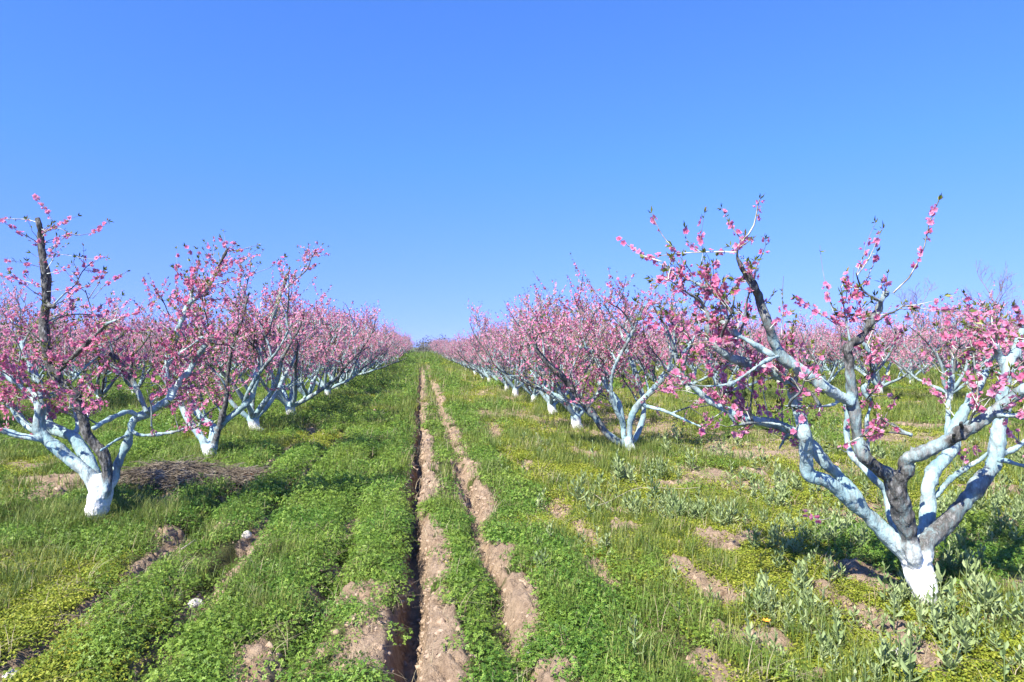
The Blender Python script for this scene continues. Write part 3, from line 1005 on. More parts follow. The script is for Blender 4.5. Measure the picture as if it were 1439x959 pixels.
# thinner whitewashed limbs at the back
A.limb("limb:g", [(1284, 792), (1268, 768), (1256, 741), (1249, 717), (1243, 690), (1230, 674), (1212, 656), (1196, 640), (1190, 612), (1191, 584), (1188, 560)],
       (16, 14, 13, 14, 13, 11, 10), (.1, .5), (.95, .93, .9, .85), sides=8, whips=(8, .6, 1, .1, .3, W))
A.limb("limb:g", [(1226, 672), (1222, 650), (1220, 632), (1218, 594), (1223, 566), (1213, 548), (1226, 530), (1228, 505), (1220, 493), (1211, 482)],
       (8, 8, 8, 7, 7, 6), (.3, .5), (.93, .9, .85), sides=7, whips=(9, .4, 1, .1, .28, W))
A.limb("limb:g", [(1111, 606), (1095, 597), (1064, 594), (1040, 597), (1021, 600)], (8, 7, 5, 3), (.0, -.2), (.8, .6), sides=6, whips=(4, .5, 1, .1, .2, W))
A.limb("limb:g", [(1120, 612), (1108, 612), (1100, 622), (1090, 640)], (9, 6, 3), (.05, .2), (.9, .7), sides=6)
# skyline shoots
T = A.twig
T([(1036, 352), (1038, 345), (1046, 336), (1057, 323), (1062, 307), (1065, 288), (1068, 280)], (-.45, -.5), .008, 1.1, 1.0, .1)
T([(1043, 339), (1035, 328), (1027, 318), (1018, 300), (1014, 293)], (-.46, -.4), .005, 1.2)
T([(1037, 349), (1048, 342), (1058, 336)], (-.46, -.55), .005, 1.4)
T([(1046, 384), (1055, 376), (1062, 366)], (-.44, -.5), .004, 1.4)
T([(1035, 355), (1010, 354), (985, 355), (960, 356), (935, 359), (906, 362)], (-.45, -.2), .0055, .55, .7)
T([(930, 368), (917, 364), (905, 360), (893, 352), (878, 342), (868, 335)], (-.15, 0), .005, 1.3)
T([(950, 353), (938, 340), (929, 328), (921, 312), (916, 300)], (-.2, -.1), .005, 1.1)
T([(985, 355), (972, 345), (963, 333), (962, 320)], (-.3, -.3), .004, 1.2)
T([(985, 372), (988, 352), (984, 336), (990, 300)], (-.3, -.35), .0035, .7, .5)
T([(975, 396), (968, 378), (955, 360), (945, 345)], (-.2, -.3), .004, 1.0)
T([(985, 402), (990, 385), (998, 370), (992, 355)], (-.3, -.4), .004, 1.2)
T([(942, 378), (938, 392), (925, 400)], (-.2, -.2), .004, 1.2)
T([(1255, 412), (1262, 405), (1277, 391), (1289, 370), (1299, 346), (1305, 318), (1312, 297), (1319, 282)], (-.2, -.3), .0075, 1.05, 1.3, .02, .028)
T([(1177, 455), (1168, 430), (1162, 405), (1156, 380), (1152, 345)], (-.2, -.2), .003, .1, .3)
T([(1190, 452), (1192, 430), (1197, 405), (1200, 377)], (-.2, -.25), .004, .9, 1.0)
T([(1200, 444), (1185, 440), (1170, 432), (1165, 415)], (-.22, -.3), .004, 1.3)
T([(1186, 452), (1165, 448), (1145, 438), (1125, 426), (1117, 418)], (-.22, -.4), .004, 1.3)
T([(1098, 470), (1100, 445), (1099, 420), (1101, 388)], (-.3, -.35), .004, 1.1)
T([(1082, 462), (1095, 448), (1110, 440)], (-.42, -.45), .0035, 1.2)
T([(1205, 440), (1204, 420), (1207, 405)], (-.25, -.3), .0035, 1.2)
T([(1168, 727), (1155, 731), (1142, 727), (1130, 721)], (-.1, -.2), .003, 1.0, .2, .4)
T([(1021, 600), (1005, 596), (990, 606), (975, 612)], (-.2, -.3), .004, 1.2)
T([(1340, 500), (1338, 480), (1330, 460), (1334, 440)], (.6, .6), .004, 1.2)
T([(1437, 462), (1432, 445), (1425, 430)], (.15, .1), .005, 1.2)
T([(1401, 486), (1392, 468), (1380, 452), (1372, 430)], (.45, .5), .005, 1.2)
A.side_branches(2.6, .2, .5, .35, 1.05, 1.95)
A.build("nearest orchard tree right of the track, fat white trunk and many crooked pale blue limbs", "peach trees in blossom",
        {"limb:d": "grey bare bark limb reaching sideways", "limb:b": "dark unpainted centre limb", "limb:c": "dark limb arching up with a whitewashed foot"})

# ---- the tree at the left edge of the picture
Bt = Surveyed((138, 739), 202, 0.82, 2.0)
Bt.limb("trunk", [(130, 757), (132, 738), (137, 715), (141, 695), (143, 682), (144, 668)], (26, 27, 33, 38, 37, 26), (0, 0), (1, 1, 1, 1, .95, .9), (1, 1, 1, 1, .8, .5), 16, .08)
Bt.limb("limb:a", [(141, 704), (134, 682), (118, 661), (98, 645), (79, 629), (64, 617), (55, 605), (55, 587), (56, 566), (42, 550), (23, 536), (6, 522), (-14, 508), (-30, 490)],
        (28, 24, 20, 20, 20, 19, 17, 16, 15, 12, 9), (0, .1), (.98, .9, .85, .8, .8, .65), (1, .2, 0, 0, 0, 0, 0, 0, 0, 0), whips=(16, .55, 1, .15, .45, W))
Bt.limb("limb:a", [(62, 618), (48, 616), (31, 613), (14, 608), (0, 605), (-30, 598), (-55, 580)], (11, 10, 9, 7), (.0, -.2), (.95, .95, .9), sides=8, whips=(9, .5, 1, .15, .4, W))
Bt.limb("limb:a", [(55, 606), (42, 601), (30, 590), (21, 577), (6, 563), (-14, 545), (-30, 520)], (12, 13, 12, 9), (.05, .3), (.95, .92, .85), sides=8, whips=(12, .4, 1, .15, .45, W))
Bt.limb("limb:b", [(143, 700), (137, 678), (126, 652), (114, 631), (101, 613), (82, 606), (68, 598), (64, 580), (58, 556), (50, 530), (35, 505), (30, 480)],
        (24, 22, 20, 19, 17, 14, 12, 10), (.08, .5), (.97, .95, .95, .9, .8), whips=(18, .5, 1, .15, .45, W))
Bt.limb("limb:b", [(102, 616), (110, 600), (108, 585), (100, 560), (98, 530)], (11, 10, 8, 6), (.25, .5), (.9, .8), sides=7, whips=(9, .3, 1, .15, .45, W))
Bt.limb("limb:c", [(144, 706), (149, 688), (151, 662), (146, 640), (134, 625), (123, 610), (117, 591), (111, 570), (106, 556), (94, 544), (81, 531), (72, 512), (65, 492), (62, 470), (63, 448), (65, 420), (65, 390), (62, 370), (58, 350), (57, 333), (55, 317), (52, 306)],
        (15, 18, 18, 17, 16, 16, 17, 17, 16, 15, 14, 12, 10, 9), (-.03, -.3), (.95, .3, .05, 0, 0, 0, -.1, -.2), key='c', whips=(26, .35, .97, .1, .4, dict(up=.2, out=1.0, bloom=.75, leafy=1.2, gap=.036)))
Bt.limb("limb:c", [(82, 532), (84, 519), (100, 504), (117, 488), (134, 471), (150, 456), (164, 450)], (10, 10, 9, 7, 4), (-.15, -.45), (.4, .5, .8), sides=8, whips=(16, .2, 1, .12, .4, W))
Bt.limb("limb:c", [(65, 428), (75, 431), (78, 430)], (9, 8, 6), (-.25, -.3), (.05, .05), sides=7)
Bt.limb("limb:d", [(146, 706), (151, 690), (160, 668), (169, 645), (178, 624), (184, 603), (190, 589), (204, 582), (221, 572), (236, 563), (243, 550), (252, 537), (265, 523), (273, 509), (285, 490), (300, 470)],
        (22, 18, 15, 14, 14, 14, 13, 12, 11, 9, 7), (.02, .3), (.75, .8, .9, .9, .9, .8), whips=(20, .55, 1, .12, .42, W))
Bt.limb("limb:d", [(241, 553), (234, 530), (236, 505), (244, 483), (252, 459), (260, 440), (267, 424)], (10, 11, 13, 12, 11, 9), (.18, .2), (.9, .95, .9), sides=8, whips=(9, .2, 1, .12, .35, W))
Bt.limb("limb:d", [(266, 426), (280, 417), (292, 407), (301, 388), (312, 365), (320, 350)], (8, 7, 5, 4), (.2, .2), (.9, .8, .3), sides=6, whips=(16, .1, 1, .1, .4, W))
Bt.limb("limb:d", [(267, 425), (270, 412), (272, 402)], (6, 4), (.2, .15), (.8, .7), sides=6, whips=(5, .2, 1, .12, .35, W))
Bt.limb("limb:d", [(232, 515), (250, 500), (268, 486), (285, 474)], (7, 6, 5), (.18, 0), (.9, .8), sides=6, whips=(10, .2, 1, .12, .4, W))
Bt.limb("limb:d", [(192, 584), (180, 579), (165, 584), (148, 592), (130, 603)], (9, 9, 9, 8), (.08, -.35), (.92, .92, .92), sides=7)
Bt.limb("limb:d", [(184, 603), (192, 610), (205, 612), (226, 610), (250, 606), (272, 596)], (7, 7, 6, 4), (.06, -.2), (.85, .85, .7), sides=6, whips=(6, .5, 1, .1, .3, W))
Bt.limb("limb:d", [(206, 580), (196, 556), (184, 530), (171, 513), (155, 496)], (11, 11, 11, 10), (.1, .25), (.9, .6, .2), sides=8, whips=(10, .3, 1, .12, .4, W))
Bt.limb("limb:d", [(180, 612), (165, 618), (150, 628), (141, 634)], (6, 6, 5), (.03, -.25), (.9, .9), sides=6)
T = Bt.twig
T([(58, 322), (66, 326), (78, 321), (74, 312), (68, 300), (60, 287), (47, 274)], (-.3, -.35), .005, 1.35, .5, .3, .03, .022)
T([(54, 314), (40, 309), (22, 308), (0, 308), (-20, 305)], (-.3, -.3), .006, .15, 1.3)
T([(60, 328), (70, 322), (84, 321), (95, 327), (112, 331), (127, 328), (140, 321), (152, 311)], (-.3, -.4), .005, .6, 1.0)
T([(65, 366), (75, 358), (88, 358), (108, 361), (128, 365), (150, 362)], (-.28, -.35), .004, .45, .9)
T([(66, 378), (76, 362), (78, 345), (80, 333)], (-.28, -.3), .0045, .9, 1.1)
T([(66, 385), (80, 382), (95, 376), (100, 370)], (-.28, -.35), .004, 1.0)
T([(62, 405), (45, 398), (25, 393), (5, 390), (-15, 380)], (-.25, -.2), .006, 1.0)
T([(25, 393), (14, 380), (10, 362)], (-.2, -.2), .004, 1.5)
T([(45, 398), (36, 385), (38, 368)], (-.2, -.25), .004, 1.5)
T([(66, 410), (90, 408), (115, 404), (130, 398), (145, 380)], (-.25, -.3), .004, 1.1, 1.2)
T([(80, 440), (100, 415), (112, 400), (104, 385)], (-.25, -.3), .004, .7, 1.3)
T([(130, 420), (150, 398), (165, 390), (178, 382)], (-.2, -.2), .004, 1.2)
T([(240, 440), (246, 410), (249, 380), (248, 350)], (.15, .2), .004, .8)
T([(318, 352), (316, 335), (314, 326)], (.2, .2), .004, .9)
T([(305, 385), (325, 372), (345, 362), (362, 350)], (.2, .1), .004, 1.1)
T([(302, 400), (330, 392), (355, 385), (380, 376), (400, 362)], (.2, .1), .005, 1.2)
T([(282, 416), (270, 400), (272, 385), (278, 370)], (.2, .25), .004, 1.2)
T([(250, 460), (232, 440), (214, 425), (202, 392)], (.2, .3), .004, 1.1)
T([(246, 470), (225, 455), (205, 448), (190, 425)], (.2, .1), .004, 1.2)
Bt.side_branches(3.2, .25, .7, .3, .6, 2.05)
Bt.build("nearest orchard tree left of the track, with one tall black limb sawn off on top", "peach trees in blossom",
         {"limb:c": "dark unpainted upright limb with a sawn top"})


# ---- two more trees whose limbs stand out: the next one on each side
def fill_generic(Q, key_paths, n, l0=.12, l1=.45, sub=3):
    """secondary branches and shoots on the given limb paths"""
    r = Q.r
    g = Q.wood.setdefault("limb:fine", Geo())
    for path in key_paths:
        shoots_from(Q.cr, path, None, n, .3, 1, l0, l1 * .8, **W)
        for s in range(sub):
            t = .3 + .65 * (s + r.random()) / sub
            j = min(int(t * (len(path) - 1)), len(path) - 2)
            d = unit(path[j + 1] - path[j]); sd_ = unit(np.cross(d, r.normal(size=3)))
            if sd_[2] < -.2: sd_ = -sd_
            raw = wander(r, path[j], unit(d * .6 + sd_ * .8 + np.array([0, 0, .15])), .6 + .5 * r.random(), 5, .05, .2)
            p2, par = resample(raw, 3)
            tube(g, p2, .017 * (1 - .7 * par), 6, .12, r, wash=np.clip(.85 - .6 * par, 0, 1), base=0 * par)
            shoots_from(Q.cr, p2, None, int(n * .8), .1, 1, l0, l1, **W)
            for q in range(2):
                j3 = 3 + int(r.random() * (len(p2) - 6))
                d3 = unit(p2[j3 + 1] - p2[j3]); s3 = unit(np.cross(d3, r.normal(size=3)))
                raw3 = wander(r, p2[j3], unit(d3 * .5 + s3 * .8 + np.array([0, 0, .3])), .3 + .3 * r.random(), 3, .08, .2)
                p3, par3 = resample(raw3, 2)
                tube(g, p3, .009 * (1 - .6 * par3), 4, .1, r, wash=np.clip(.5 - .5 * par3, 0, 1), base=0 * par3)
                shoots_from(Q.cr, p3, None, int(n * .6), .1, 1, l0, l1 * .9, **W)


C_ = Surveyed((887, 635), 303)
C_.limb("trunk", [(889, 644), (887, 634), (884, 625), (881, 617)], (20, 16, 15, 14), (0, 0), (1, 1, .95), (.9, .6, .2), 12, .08)
p1 = C_.limb("limb:a", [(886, 630), (868, 621), (849, 605), (834, 583), (815, 561), (801, 542), (789, 528), (772, 513), (760, 499), (748, 480), (742, 462)], (11, 11, 10, 9, 9, 8, 6, 4), (0, -.4), (.8, .6, .5, .35, .15, .1))
p2 = C_.limb("limb:b", [(882, 628), (877, 615), (875, 597), (868, 564), (853, 545), (846, 525), (841, 509), (829, 492), (808, 487)], (9, 8, 8, 7, 7, 6, 4), (.05, .3), (.95, .95, .9, .85))
p3 = C_.limb("limb:c", [(885, 628), (885, 597), (892, 576), (901, 564), (917, 548), (936, 525), (945, 500), (950, 470)], (9, 9, 8, 7, 5), (0, -.1), (.9, .8, .8))
p4 = C_.limb("limb:c", [(898, 566), (915, 573), (932, 577), (955, 587), (985, 600)], (6, 6, 4, 3), (0, -.3), (.95, .9))
p5 = C_.limb("limb:c", [(887, 628), (900, 600), (905, 570), (895, 530), (880, 490), (870, 455)], (8, 7, 6, 4), (.1, 1.0), (.9, .8))
p6 = C_.limb("limb:c", [(893, 578), (918, 545), (945, 515), (972, 480), (990, 445)], (6, 6, 5, 3), (-.05, .5), (.9, .8))
p7 = C_.limb("limb:b", [(877, 600), (860, 560), (862, 520), (885, 475), (905, 430)], (6, 6, 5, 3), (.1, -.5), (.9, .7))
p8 = C_.limb("limb:a", [(838, 590), (815, 572), (790, 560), (765, 545), (745, 520)], (6, 6, 5, 3), (-.1, .5), (.85, .8))
fill_generic(C_, [p1, p2, p3, p5, p6, p7, p8], 11, sub=4)
fill_generic(C_, [p4], 5, sub=1)
C_.build("second orchard tree right of the track, long thin dark limb slanting low towards the path", "peach trees in blossom", {"limb:a": "long dark slanting limb"})

D_ = Surveyed((295, 650), 404)
D_.limb("trunk", [(296, 658), (296, 648), (295, 636), (294, 626)], (22, 19, 20, 24), (0, 0), (1, 1, .98), (1, 1, .6), 12, .08)
q1 = D_.limb("limb:a", [(291, 632), (285, 618), (276, 604), (266, 592), (255, 570), (240, 545), (222, 520)], (12, 11, 10, 8, 5), (0, .2), (.95, .9, .8))
q2 = D_.limb("limb:b", [(296, 632), (300, 611), (298, 596), (284, 588), (272, 570), (266, 545), (262, 500), (270, 460)], (11, 10, 9, 6), (0, .8), (.9, .85, .8))
q3 = D_.limb("limb:c", [(300, 632), (305, 611), (313, 583), (318, 560), (320, 530), (326, 490), (340, 450), (350, 410)], (10, 8, 5, 2), (0, -.3), (.5, .3, .3, .2))
q4 = D_.limb("limb:d", [(303, 606), (319, 590), (339, 574), (353, 558), (358, 540), (364, 510), (375, 470), (392, 420), (404, 385)], (9, 9, 9, 8, 5), (0, .1), (.95, .9, .9, .7))
q5 = D_.limb("limb:d", [(340, 572), (355, 540), (372, 515), (392, 490), (410, 455)], (6, 5, 3), (.05, -.6), (.8, .7))
fill_generic(D_, [q1, q2, q3, q4, q5], 11, sub=4)
D_.build("second orchard tree left of the track, short white foot behind the brush heap", "peach trees in blossom")

# ---- the other trees of the orchard
VARIANTS = []
for k, (tall, spread, dens, lean, dark) in enumerate([(2.85, 1.75, 1.0, (.15, 0), .1), (2.75, 1.85, 1.05, (-.25, .1), .25), (3.0, 1.7, .95, (0, -.2), .1), (2.7, 1.8, 1.1, (.3, .1), .2),
                                                       (2.7, 1.75, 1.0, (-.1, .25), .15), (3.0, 1.7, 1.0, (.1, .2), .3), (2.5, 1.6, 1.1, (-.3, -.1), .1)]):
    VARIANTS.append(gen_tree(1000 + k * 7, tall, spread, dens, lean, dark))

spots = []
ly = [13.4, 16.2, 19.3, 22.3, 25.2]
ry = [13.3, 16.1, 19.3, 22.4, 25.3]
spots += [(-3.05 + .1 * (i % 2), y, 'L', i + 3) for i, y in enumerate(ly)] + [(3.1 + .06 * (i % 3), y, 'R', i + 3) for i, y in enumerate(ry)]
for i in range(8, 43):
    yy = 28.2 + (i - 8) * 3.05
    spots.append((-3.0 + .2 * (random.random() - .5), yy + .5 * (random.random() - .5), 'L', i))
    spots.append((3.15 + .2 * (random.random() - .5), yy + .5 * (random.random() - .5), 'R', i))
for rowx, y0, nm in ((-9.1, 11.3, 'L2'), (9.2, 16.4, 'R2'), (-15.2, 14.0, 'L3'), (15.3, 15.0, 'R3'), (-21.3, 20, 'L4'), (21.4, 18, 'R4'), (27.5, 26, 'R5'), (-27.4, 26, 'L5'), (33.6, 32, 'R6'), (-33.5, 32, 'L6'), (39.8, 38, 'R7'), (45.9, 44, 'R8'), (-39.6, 40, 'L7')):
    i = 1; yy = y0
    while yy < 138:
        if random.random() > 0.06:
            spots.append((rowx + .3 * (random.random() - .5), yy + .5 * (random.random() - .5), nm, i)); i += 1
        yy += 3.1
vis = []
for s in spots:
    d = depth_of(s[0], s[1]); px = px_of(s[0], s[1])
    if d > 1 and -2.2 * FPX / d < px < 1439 + 2.2 * FPX / d:
        vis.append((d, s))
vis.sort(key=lambda q: q[0])
ORD = {3: "third", 4: "fourth", 5: "fifth", 6: "sixth", 7: "seventh", 8: "eighth", 1: "first", 2: "second"}
SIDE = {'L': "row along the left edge of the track", 'R': "row along the right edge of the track"}
DESC = ["low spreading crown", "leaning white trunk", "tall crown", "wide pink crown", "twisted pale limbs", "dark streaked limbs", "bushy rounded crown"]


def tree_label(row, i, v):
    if row in ('L', 'R'):
        side = 'left' if row == 'L' else 'right'
        if i <= 8:
            return f"{ORD[i]} orchard tree along the {side} side of the track, {DESC[v]}"
        if i <= 30:
            return f"pink flowering tree in the middle stretch of the {side} trackside row"
        return f"tiny pale pink tree near the far end of the {side} trackside row"
    side = 'left' if row[0] == 'L' else 'right'
    k = int(row[1])
    if k == 2:
        return (f"{ORD[i]} tree of the next row behind the {side} trackside trees, {DESC[v]}" if i <= 4 else
                f"pink tree further along the next row behind the {side} trackside trees")
    if k == 3:
        return f"pink tree in the third orchard row on the {side}, seen through nearer branches"
    return f"distant pink tree in the far orchard rows on the {side}"


protos = {}
far_spots = []
for n, (d, (x, y, row, i)) in enumerate(vis):
    v = (n * 5 + i * 3 + len(row)) % len(VARIANTS)
    rz = random.random() * 6.28
    sc = 0.94 + 0.14 * random.random() + (0.02 if row == 'L' else -0.07 if row == 'R' else -0.03)
    if n >= 294:
        far_spots.append((x, y, v, rz, sc)); continue
    if row == 'R': sc *= 1.0 - 0.24 * float(sstep(24, 44, np.array(y)))      # younger, lower trees further down this row
    loc = (x, y, gz(x, y) * (y < 60))
    lab = tree_label(row, i, v)
    if v not in protos:
        protos[v] = tree_object(VARIANTS[v], loc, rz, sc, lab, "peach trees in blossom")
    else:
        copy_tree(protos[v], loc, rz, sc, lab, "peach trees in blossom")


# ------------------------------------------------------------------ scattering of countless small things with geometry nodes
def hidden_coll(name, meshes):
    """A collection outside the scene that holds the pieces to be strewn."""
    c = bpy.data.collections.new(name)
    for k, me in enumerate(meshes):
        if isinstance(me, (list, tuple)):
            sub = bpy.data.collections.new(name + "_kind")
            for q in me:
                sub.objects.link(bpy.data.objects.new("strewn_%s" % q.name, q))
            c.children.link(sub)
        else:
            c.objects.link(bpy.data.objects.new("%s_%02d" % (name, k), me))
    return c


def scatter(name, coll, pts, rot, scl, idx, mat=None):
    me = bpy.data.meshes.new(name)
    n = len(pts)
    me.vertices.add(n)
    me.vertices.foreach_set("co", np.asarray(pts, np.float32).ravel())
    for key, val in (("turn", rot), ("size", scl)):
        a = me.attributes.new(key, 'FLOAT', 'POINT'); a.data.foreach_set("value", np.asarray(val, np.float32))
    a = me.attributes.new("which", 'INT', 'POINT'); a.data.foreach_set("value", np.asarray(idx, np.int32))
    me.update()
    o = obj(name, me)
    o["kind"] = "stuff"
    ng = bpy.data.node_groups.new(name + "_nodes", 'GeometryNodeTree')
    ng.interface.new_socket("Geometry", in_out='INPUT', socket_type='NodeSocketGeometry')
    ng.interface.new_socket("Geometry", in_out='OUTPUT', socket_type='NodeSocketGeometry')
    L = ng.links
    gi = ng.nodes.new("NodeGroupInput"); go = ng.nodes.new("NodeGroupOutput")
    iop = ng.nodes.new("GeometryNodeInstanceOnPoints")
    ci = ng.nodes.new("GeometryNodeCollectionInfo")
    ci.inputs[0].default_value = coll
    ci.inputs['Separate Children'].default_value = True
    ci.inputs['Reset Children'].default_value = True

    def named(nm, dt):
        a = ng.nodes.new("GeometryNodeInputNamedAttribute"); a.data_type = dt
        a.inputs['Name'].default_value = nm
        return a.outputs[0]
    cx = ng.nodes.new("ShaderNodeCombineXYZ")
    L.new(named("turn", 'FLOAT'), cx.inputs[2])
    L.new(gi.outputs[0], iop.inputs['Points'])
    L.new(ci.outputs[0], iop.inputs['Instance'])
    iop.inputs['Pick Instance'].default_value = True
    L.new(named("which", 'INT'), iop.inputs['Instance Index'])
    L.new(cx.outputs[0], iop.inputs['Rotation'])
    L.new(named("size", 'FLOAT'), iop.inputs['Scale'])
    L.new(iop.outputs[0], go.inputs[0])
    md = o.modifiers.new("strew", 'NODES')
    md.node_group = ng
    return o


# far rows of the orchard, past the trees built one by one
if far_spots:
    lite = [list(m) for m in VARIANTS[:3]]
    cfar = hidden_coll("far_tree", lite)
    fs = np.array([(a, b, 0.0) for a, b, *_ in far_spots])
    o = scatter("far_orchard_trees", cfar, fs, [q[3] for q in far_spots], [q[4] for q in far_spots], [q[2] % 3 for q in far_spots])
    tag(o, "pink haze of far orchard rows near the horizon", "trees", None, "stuff")


def leaf_patch(P, D, Nrm, ln, wd):
    """rhomb leaves: points P, direction D, normal Nrm, length, width"""
    w = unit(np.cross(D, Nrm))
    ln = ln[:, None]; wd = wd[:, None]
    fold = np.cross(w, D) * 0.0
    V = np.stack([P, P + D * ln * 0.5 + w * wd * 0.5 + Nrm * ln * .06, P + D * ln, P + D * ln * 0.5 - w * wd * 0.5 + Nrm * ln * .06], 1).reshape(-1, 3)
    return V


def clump_clover(r, n=60, Rr=0.095, H=0.085, ll=(0.0065, 0.0125)):
    rad = Rr * np.sqrt(r.random(n)); az = r.random(n) * 6.28
    z = 0.012 + H * (1 - 0.75 * (rad / Rr) ** 2) * (0.35 + 0.65 * r.random(n))
    c = np.stack([rad * np.cos(az), rad * np.sin(az), z], -1)
    nr = unit(np.stack([np.cos(az) * .5, np.sin(az) * .5, np.full(n, 0.9)], -1) + r.normal(size=(n, 3)) * 0.38)
    a, b = basis(nr, r)
    V = []; tint = []
    t = r.random(n)
    for k in range(3):
        th = k * 2.094 + r.random(n) * .4
        d = np.cos(th)[:, None] * a + np.sin(th)[:, None] * b
        ln = ll[0] + (ll[1] - ll[0]) * r.random(n)
        V.append(leaf_patch(c, d, nr, ln, ln * 0.72)); tint.append(np.repeat(np.clip(t + .2 * (r.random(n) - .5), 0, 1), 4))
    V = np.concatenate(V); tint = np.concatenate(tint)
    return V, np.arange(len(V)).reshape(-1, 4), tint


def clump_chick(r, n=95, Rr=0.10):
    rad = Rr * np.sqrt(r.random(n)); az = r.random(n) * 6.28
    z = 0.006 + 0.04 * (1 - 0.6 * (rad / Rr) ** 2) * r.random(n)
    c = np.stack([rad * np.cos(az), rad * np.sin(az), z], -1)
    nr = unit(np.array([0, 0, 0.8]) + r.normal(size=(n, 3)) * 0.45)
    a, b = basis(nr, r)
    ln = 0.010 + 0.010 * r.random(n)
    V = leaf_patch(c, a, nr, ln, ln * 0.6)
    return V, np.arange(len(V)).reshape(-1, 4), np.repeat(r.random(n), 4)


def blades(r, n, Rr, h0, h1, w, flop=0.5):
    V = []; F = []; T_ = []
    k = 4
    for i in range(n):
        az = r.random() * 6.28; rr = Rr * math.sqrt(r.random())
        p = np.array([rr * math.cos(az), rr * math.sin(az), 0])
        a2 = r.random() * 6.28
        out = np.array([math.cos(a2), math.sin(a2), 0]); sd_ = np.array([-out[1], out[0], 0])
        h = h0 + (h1 - h0) * r.random(); fl = flop * (0.2 + r.random())
        base = len(V)
        for q in range(k):
            t = q / (k - 1)
            c = p + out * h * fl * t * t + np.array([0, 0, h * (t - 0.35 * fl * t * t)])
            ww = w * (1 - t) * 0.5 + 0.0004
            V += [c - sd_ * ww, c + sd_ * ww]
        for q in range(k - 1):
            F.append([base + 2 * q, base + 2 * q + 1, base + 2 * q + 3, base + 2 * q + 2])
        T_ += [r.random()] * (2 * k)
    return np.array(V), np.array(F), np.array(T_)


def cress_plant(r, stems=3, h=0.2, nl=9, ls=0.065):
    """upright weed with broad grey-green leaves spiralling up soft stems"""
    V = []; F = []; T_ = []
    for s in range(stems):
        az = r.random() * 6.28
        lean = np.array([math.cos(az), math.sin(az), 0]) * (0.05 + 0.3 * r.random()) * (stems > 1)
        p0 = np.array([math.cos(az), math.sin(az), 0]) * 0.03 * (stems > 1) * r.random()
        hh = h * (0.7 + 0.5 * r.random())
        tip = p0 + (np.array([0, 0, 1]) + lean) * hh
        b = len(V)
        for q in (0, 1):
            c = p0 if q == 0 else tip
            for k in range(3):
                V.append(c + np.array([math.cos(k * 2.1), math.sin(k * 2.1), 0]) * 0.0035)
        for k in range(3):
            F.append([b + k, b + (k + 1) % 3, b + 3 + (k + 1) % 3, b + 3 + k])
        T_ += [0.3] * 6
        for i in range(nl):
            t = (i + 0.3) / nl
            c = p0 + (tip - p0) * (0.12 + 0.88 * t)
            a = i * 2.4 + r.random() * .6 + az
            el = R(15 + 50 * t + 20 * (r.random() - .5))
            d = np.array([math.cos(a) * math.cos(el), math.sin(a) * math.cos(el), math.sin(el)])
            w = np.array([-math.sin(a), math.cos(a), 0])
            nn = np.cross(d, w)
            L_ = ls * (1.15 - 0.55 * t) * (0.8 + .4 * r.random()); ww = L_ * (0.30 + .1 * r.random())
            b = len(V)
            V += [c, c + d * L_ * .35 + w * ww * .42 + nn * -L_ * .05, c + d * L_ * .7 + w * ww * .5 - nn * L_ * .02, c + d * L_ - nn * L_ * -.10,
                  c + d * L_ * .7 - w * ww * .5 - nn * L_ * .02, c + d * L_ * .35 - w * ww * .42 - nn * L_ * .05,
                  c + d * L_ * .35 + nn * L_ * .03, c + d * L_ * .7 + nn * L_ * .05]
            F += [[b, b + 1, b + 6, b], [b + 1, b + 2, b + 7, b + 6], [b + 2, b + 3, b + 7, b + 2], [b + 3, b + 4, b + 7, b + 3], [b + 4, b + 5, b + 6, b + 7], [b + 5, b, b + 6, b + 5]]
            T_ += [r.random()] * 8
    quads = np.array([f for f in F if len(set(f)) == 4]); tris = np.array([f[:3] for f in F if len(set(f)) == 3])
    return np.array(V), [tris, quads] if len(tris) else [quads], np.array(T_)


def tmesh(name, t, mat):
    return mesh_np(name, t[0], t[1], mat, {"tint": t[2]})


wr = np.random.default_rng(77)
clovers = [tmesh("clover", clump_clover(wr, 85, .095, .07 + .012 * k), M_CLOVER) for k in range(5)]
chicks = [tmesh("chickweed", clump_chick(wr), M_CHICK) for k in range(4)]
grasses = [tmesh("grass", blades(wr, 16, .05, .05, .15, .005), M_GRASS) for k in range(4)]
tallgr = [tmesh("tall_grass", blades(wr, 18, .06, .12, .28, .006, .7), M_GRASS) for k in range(3)]
cresses = [tmesh("cress", cress_plant(wr, 1 + k % 3, .12 + .02 * k, 9, .055), M_CRESS) for k in range(6)]
straws = [tmesh("straw", blades(wr, 9, .08, .05, .16, .003, 1.6), M_STRAW) for k in range(3)]


def ico(r, sub, rough):
    import bmesh
    bm = bmesh.new()
    bmesh.ops.create_icosphere(bm, subdivisions=sub, radius=1)
    s = r.random(3) * 50
    for v in bm.verts:
        c = np.array(v.co)
        f = 1 + rough * (vnoise(np.array([c[0] * 1.7 + s[0] + c[2]]), np.array([c[1] * 1.7 + s[1] - c[2]]), 3)[0] - .5) * 2 + rough * .5 * (r.random() - .5)
        v.co = Vector(c * f * np.array([1, .85, .65]))
    V = np.array([v.co[:] for v in bm.verts]); F = np.array([[v.index for v in f.verts] for f in bm.faces])
    bm.free()
    return V, F


clod_me = []
for k in range(6):
    V, F = ico(wr, 1, 1.1)
    clod_me.append(mesh_np("clod", V, F, M_CLOD))


def candidates(n, y0, y1, margin=1.6):
    """random ground points inside the strip of land that can be seen between two distances"""
    d = np.sqrt(y0 ** 2 + (y1 ** 2 - y0 ** 2) * wr.random(n))
    u = (wr.random(n) - .5) * 2 * (0.75 + margin / np.maximum(d, 2))
    P = d[:, None] * (FW[None] + u[:, None] * RT[None])
    return P[:, 0], P[:, 1]


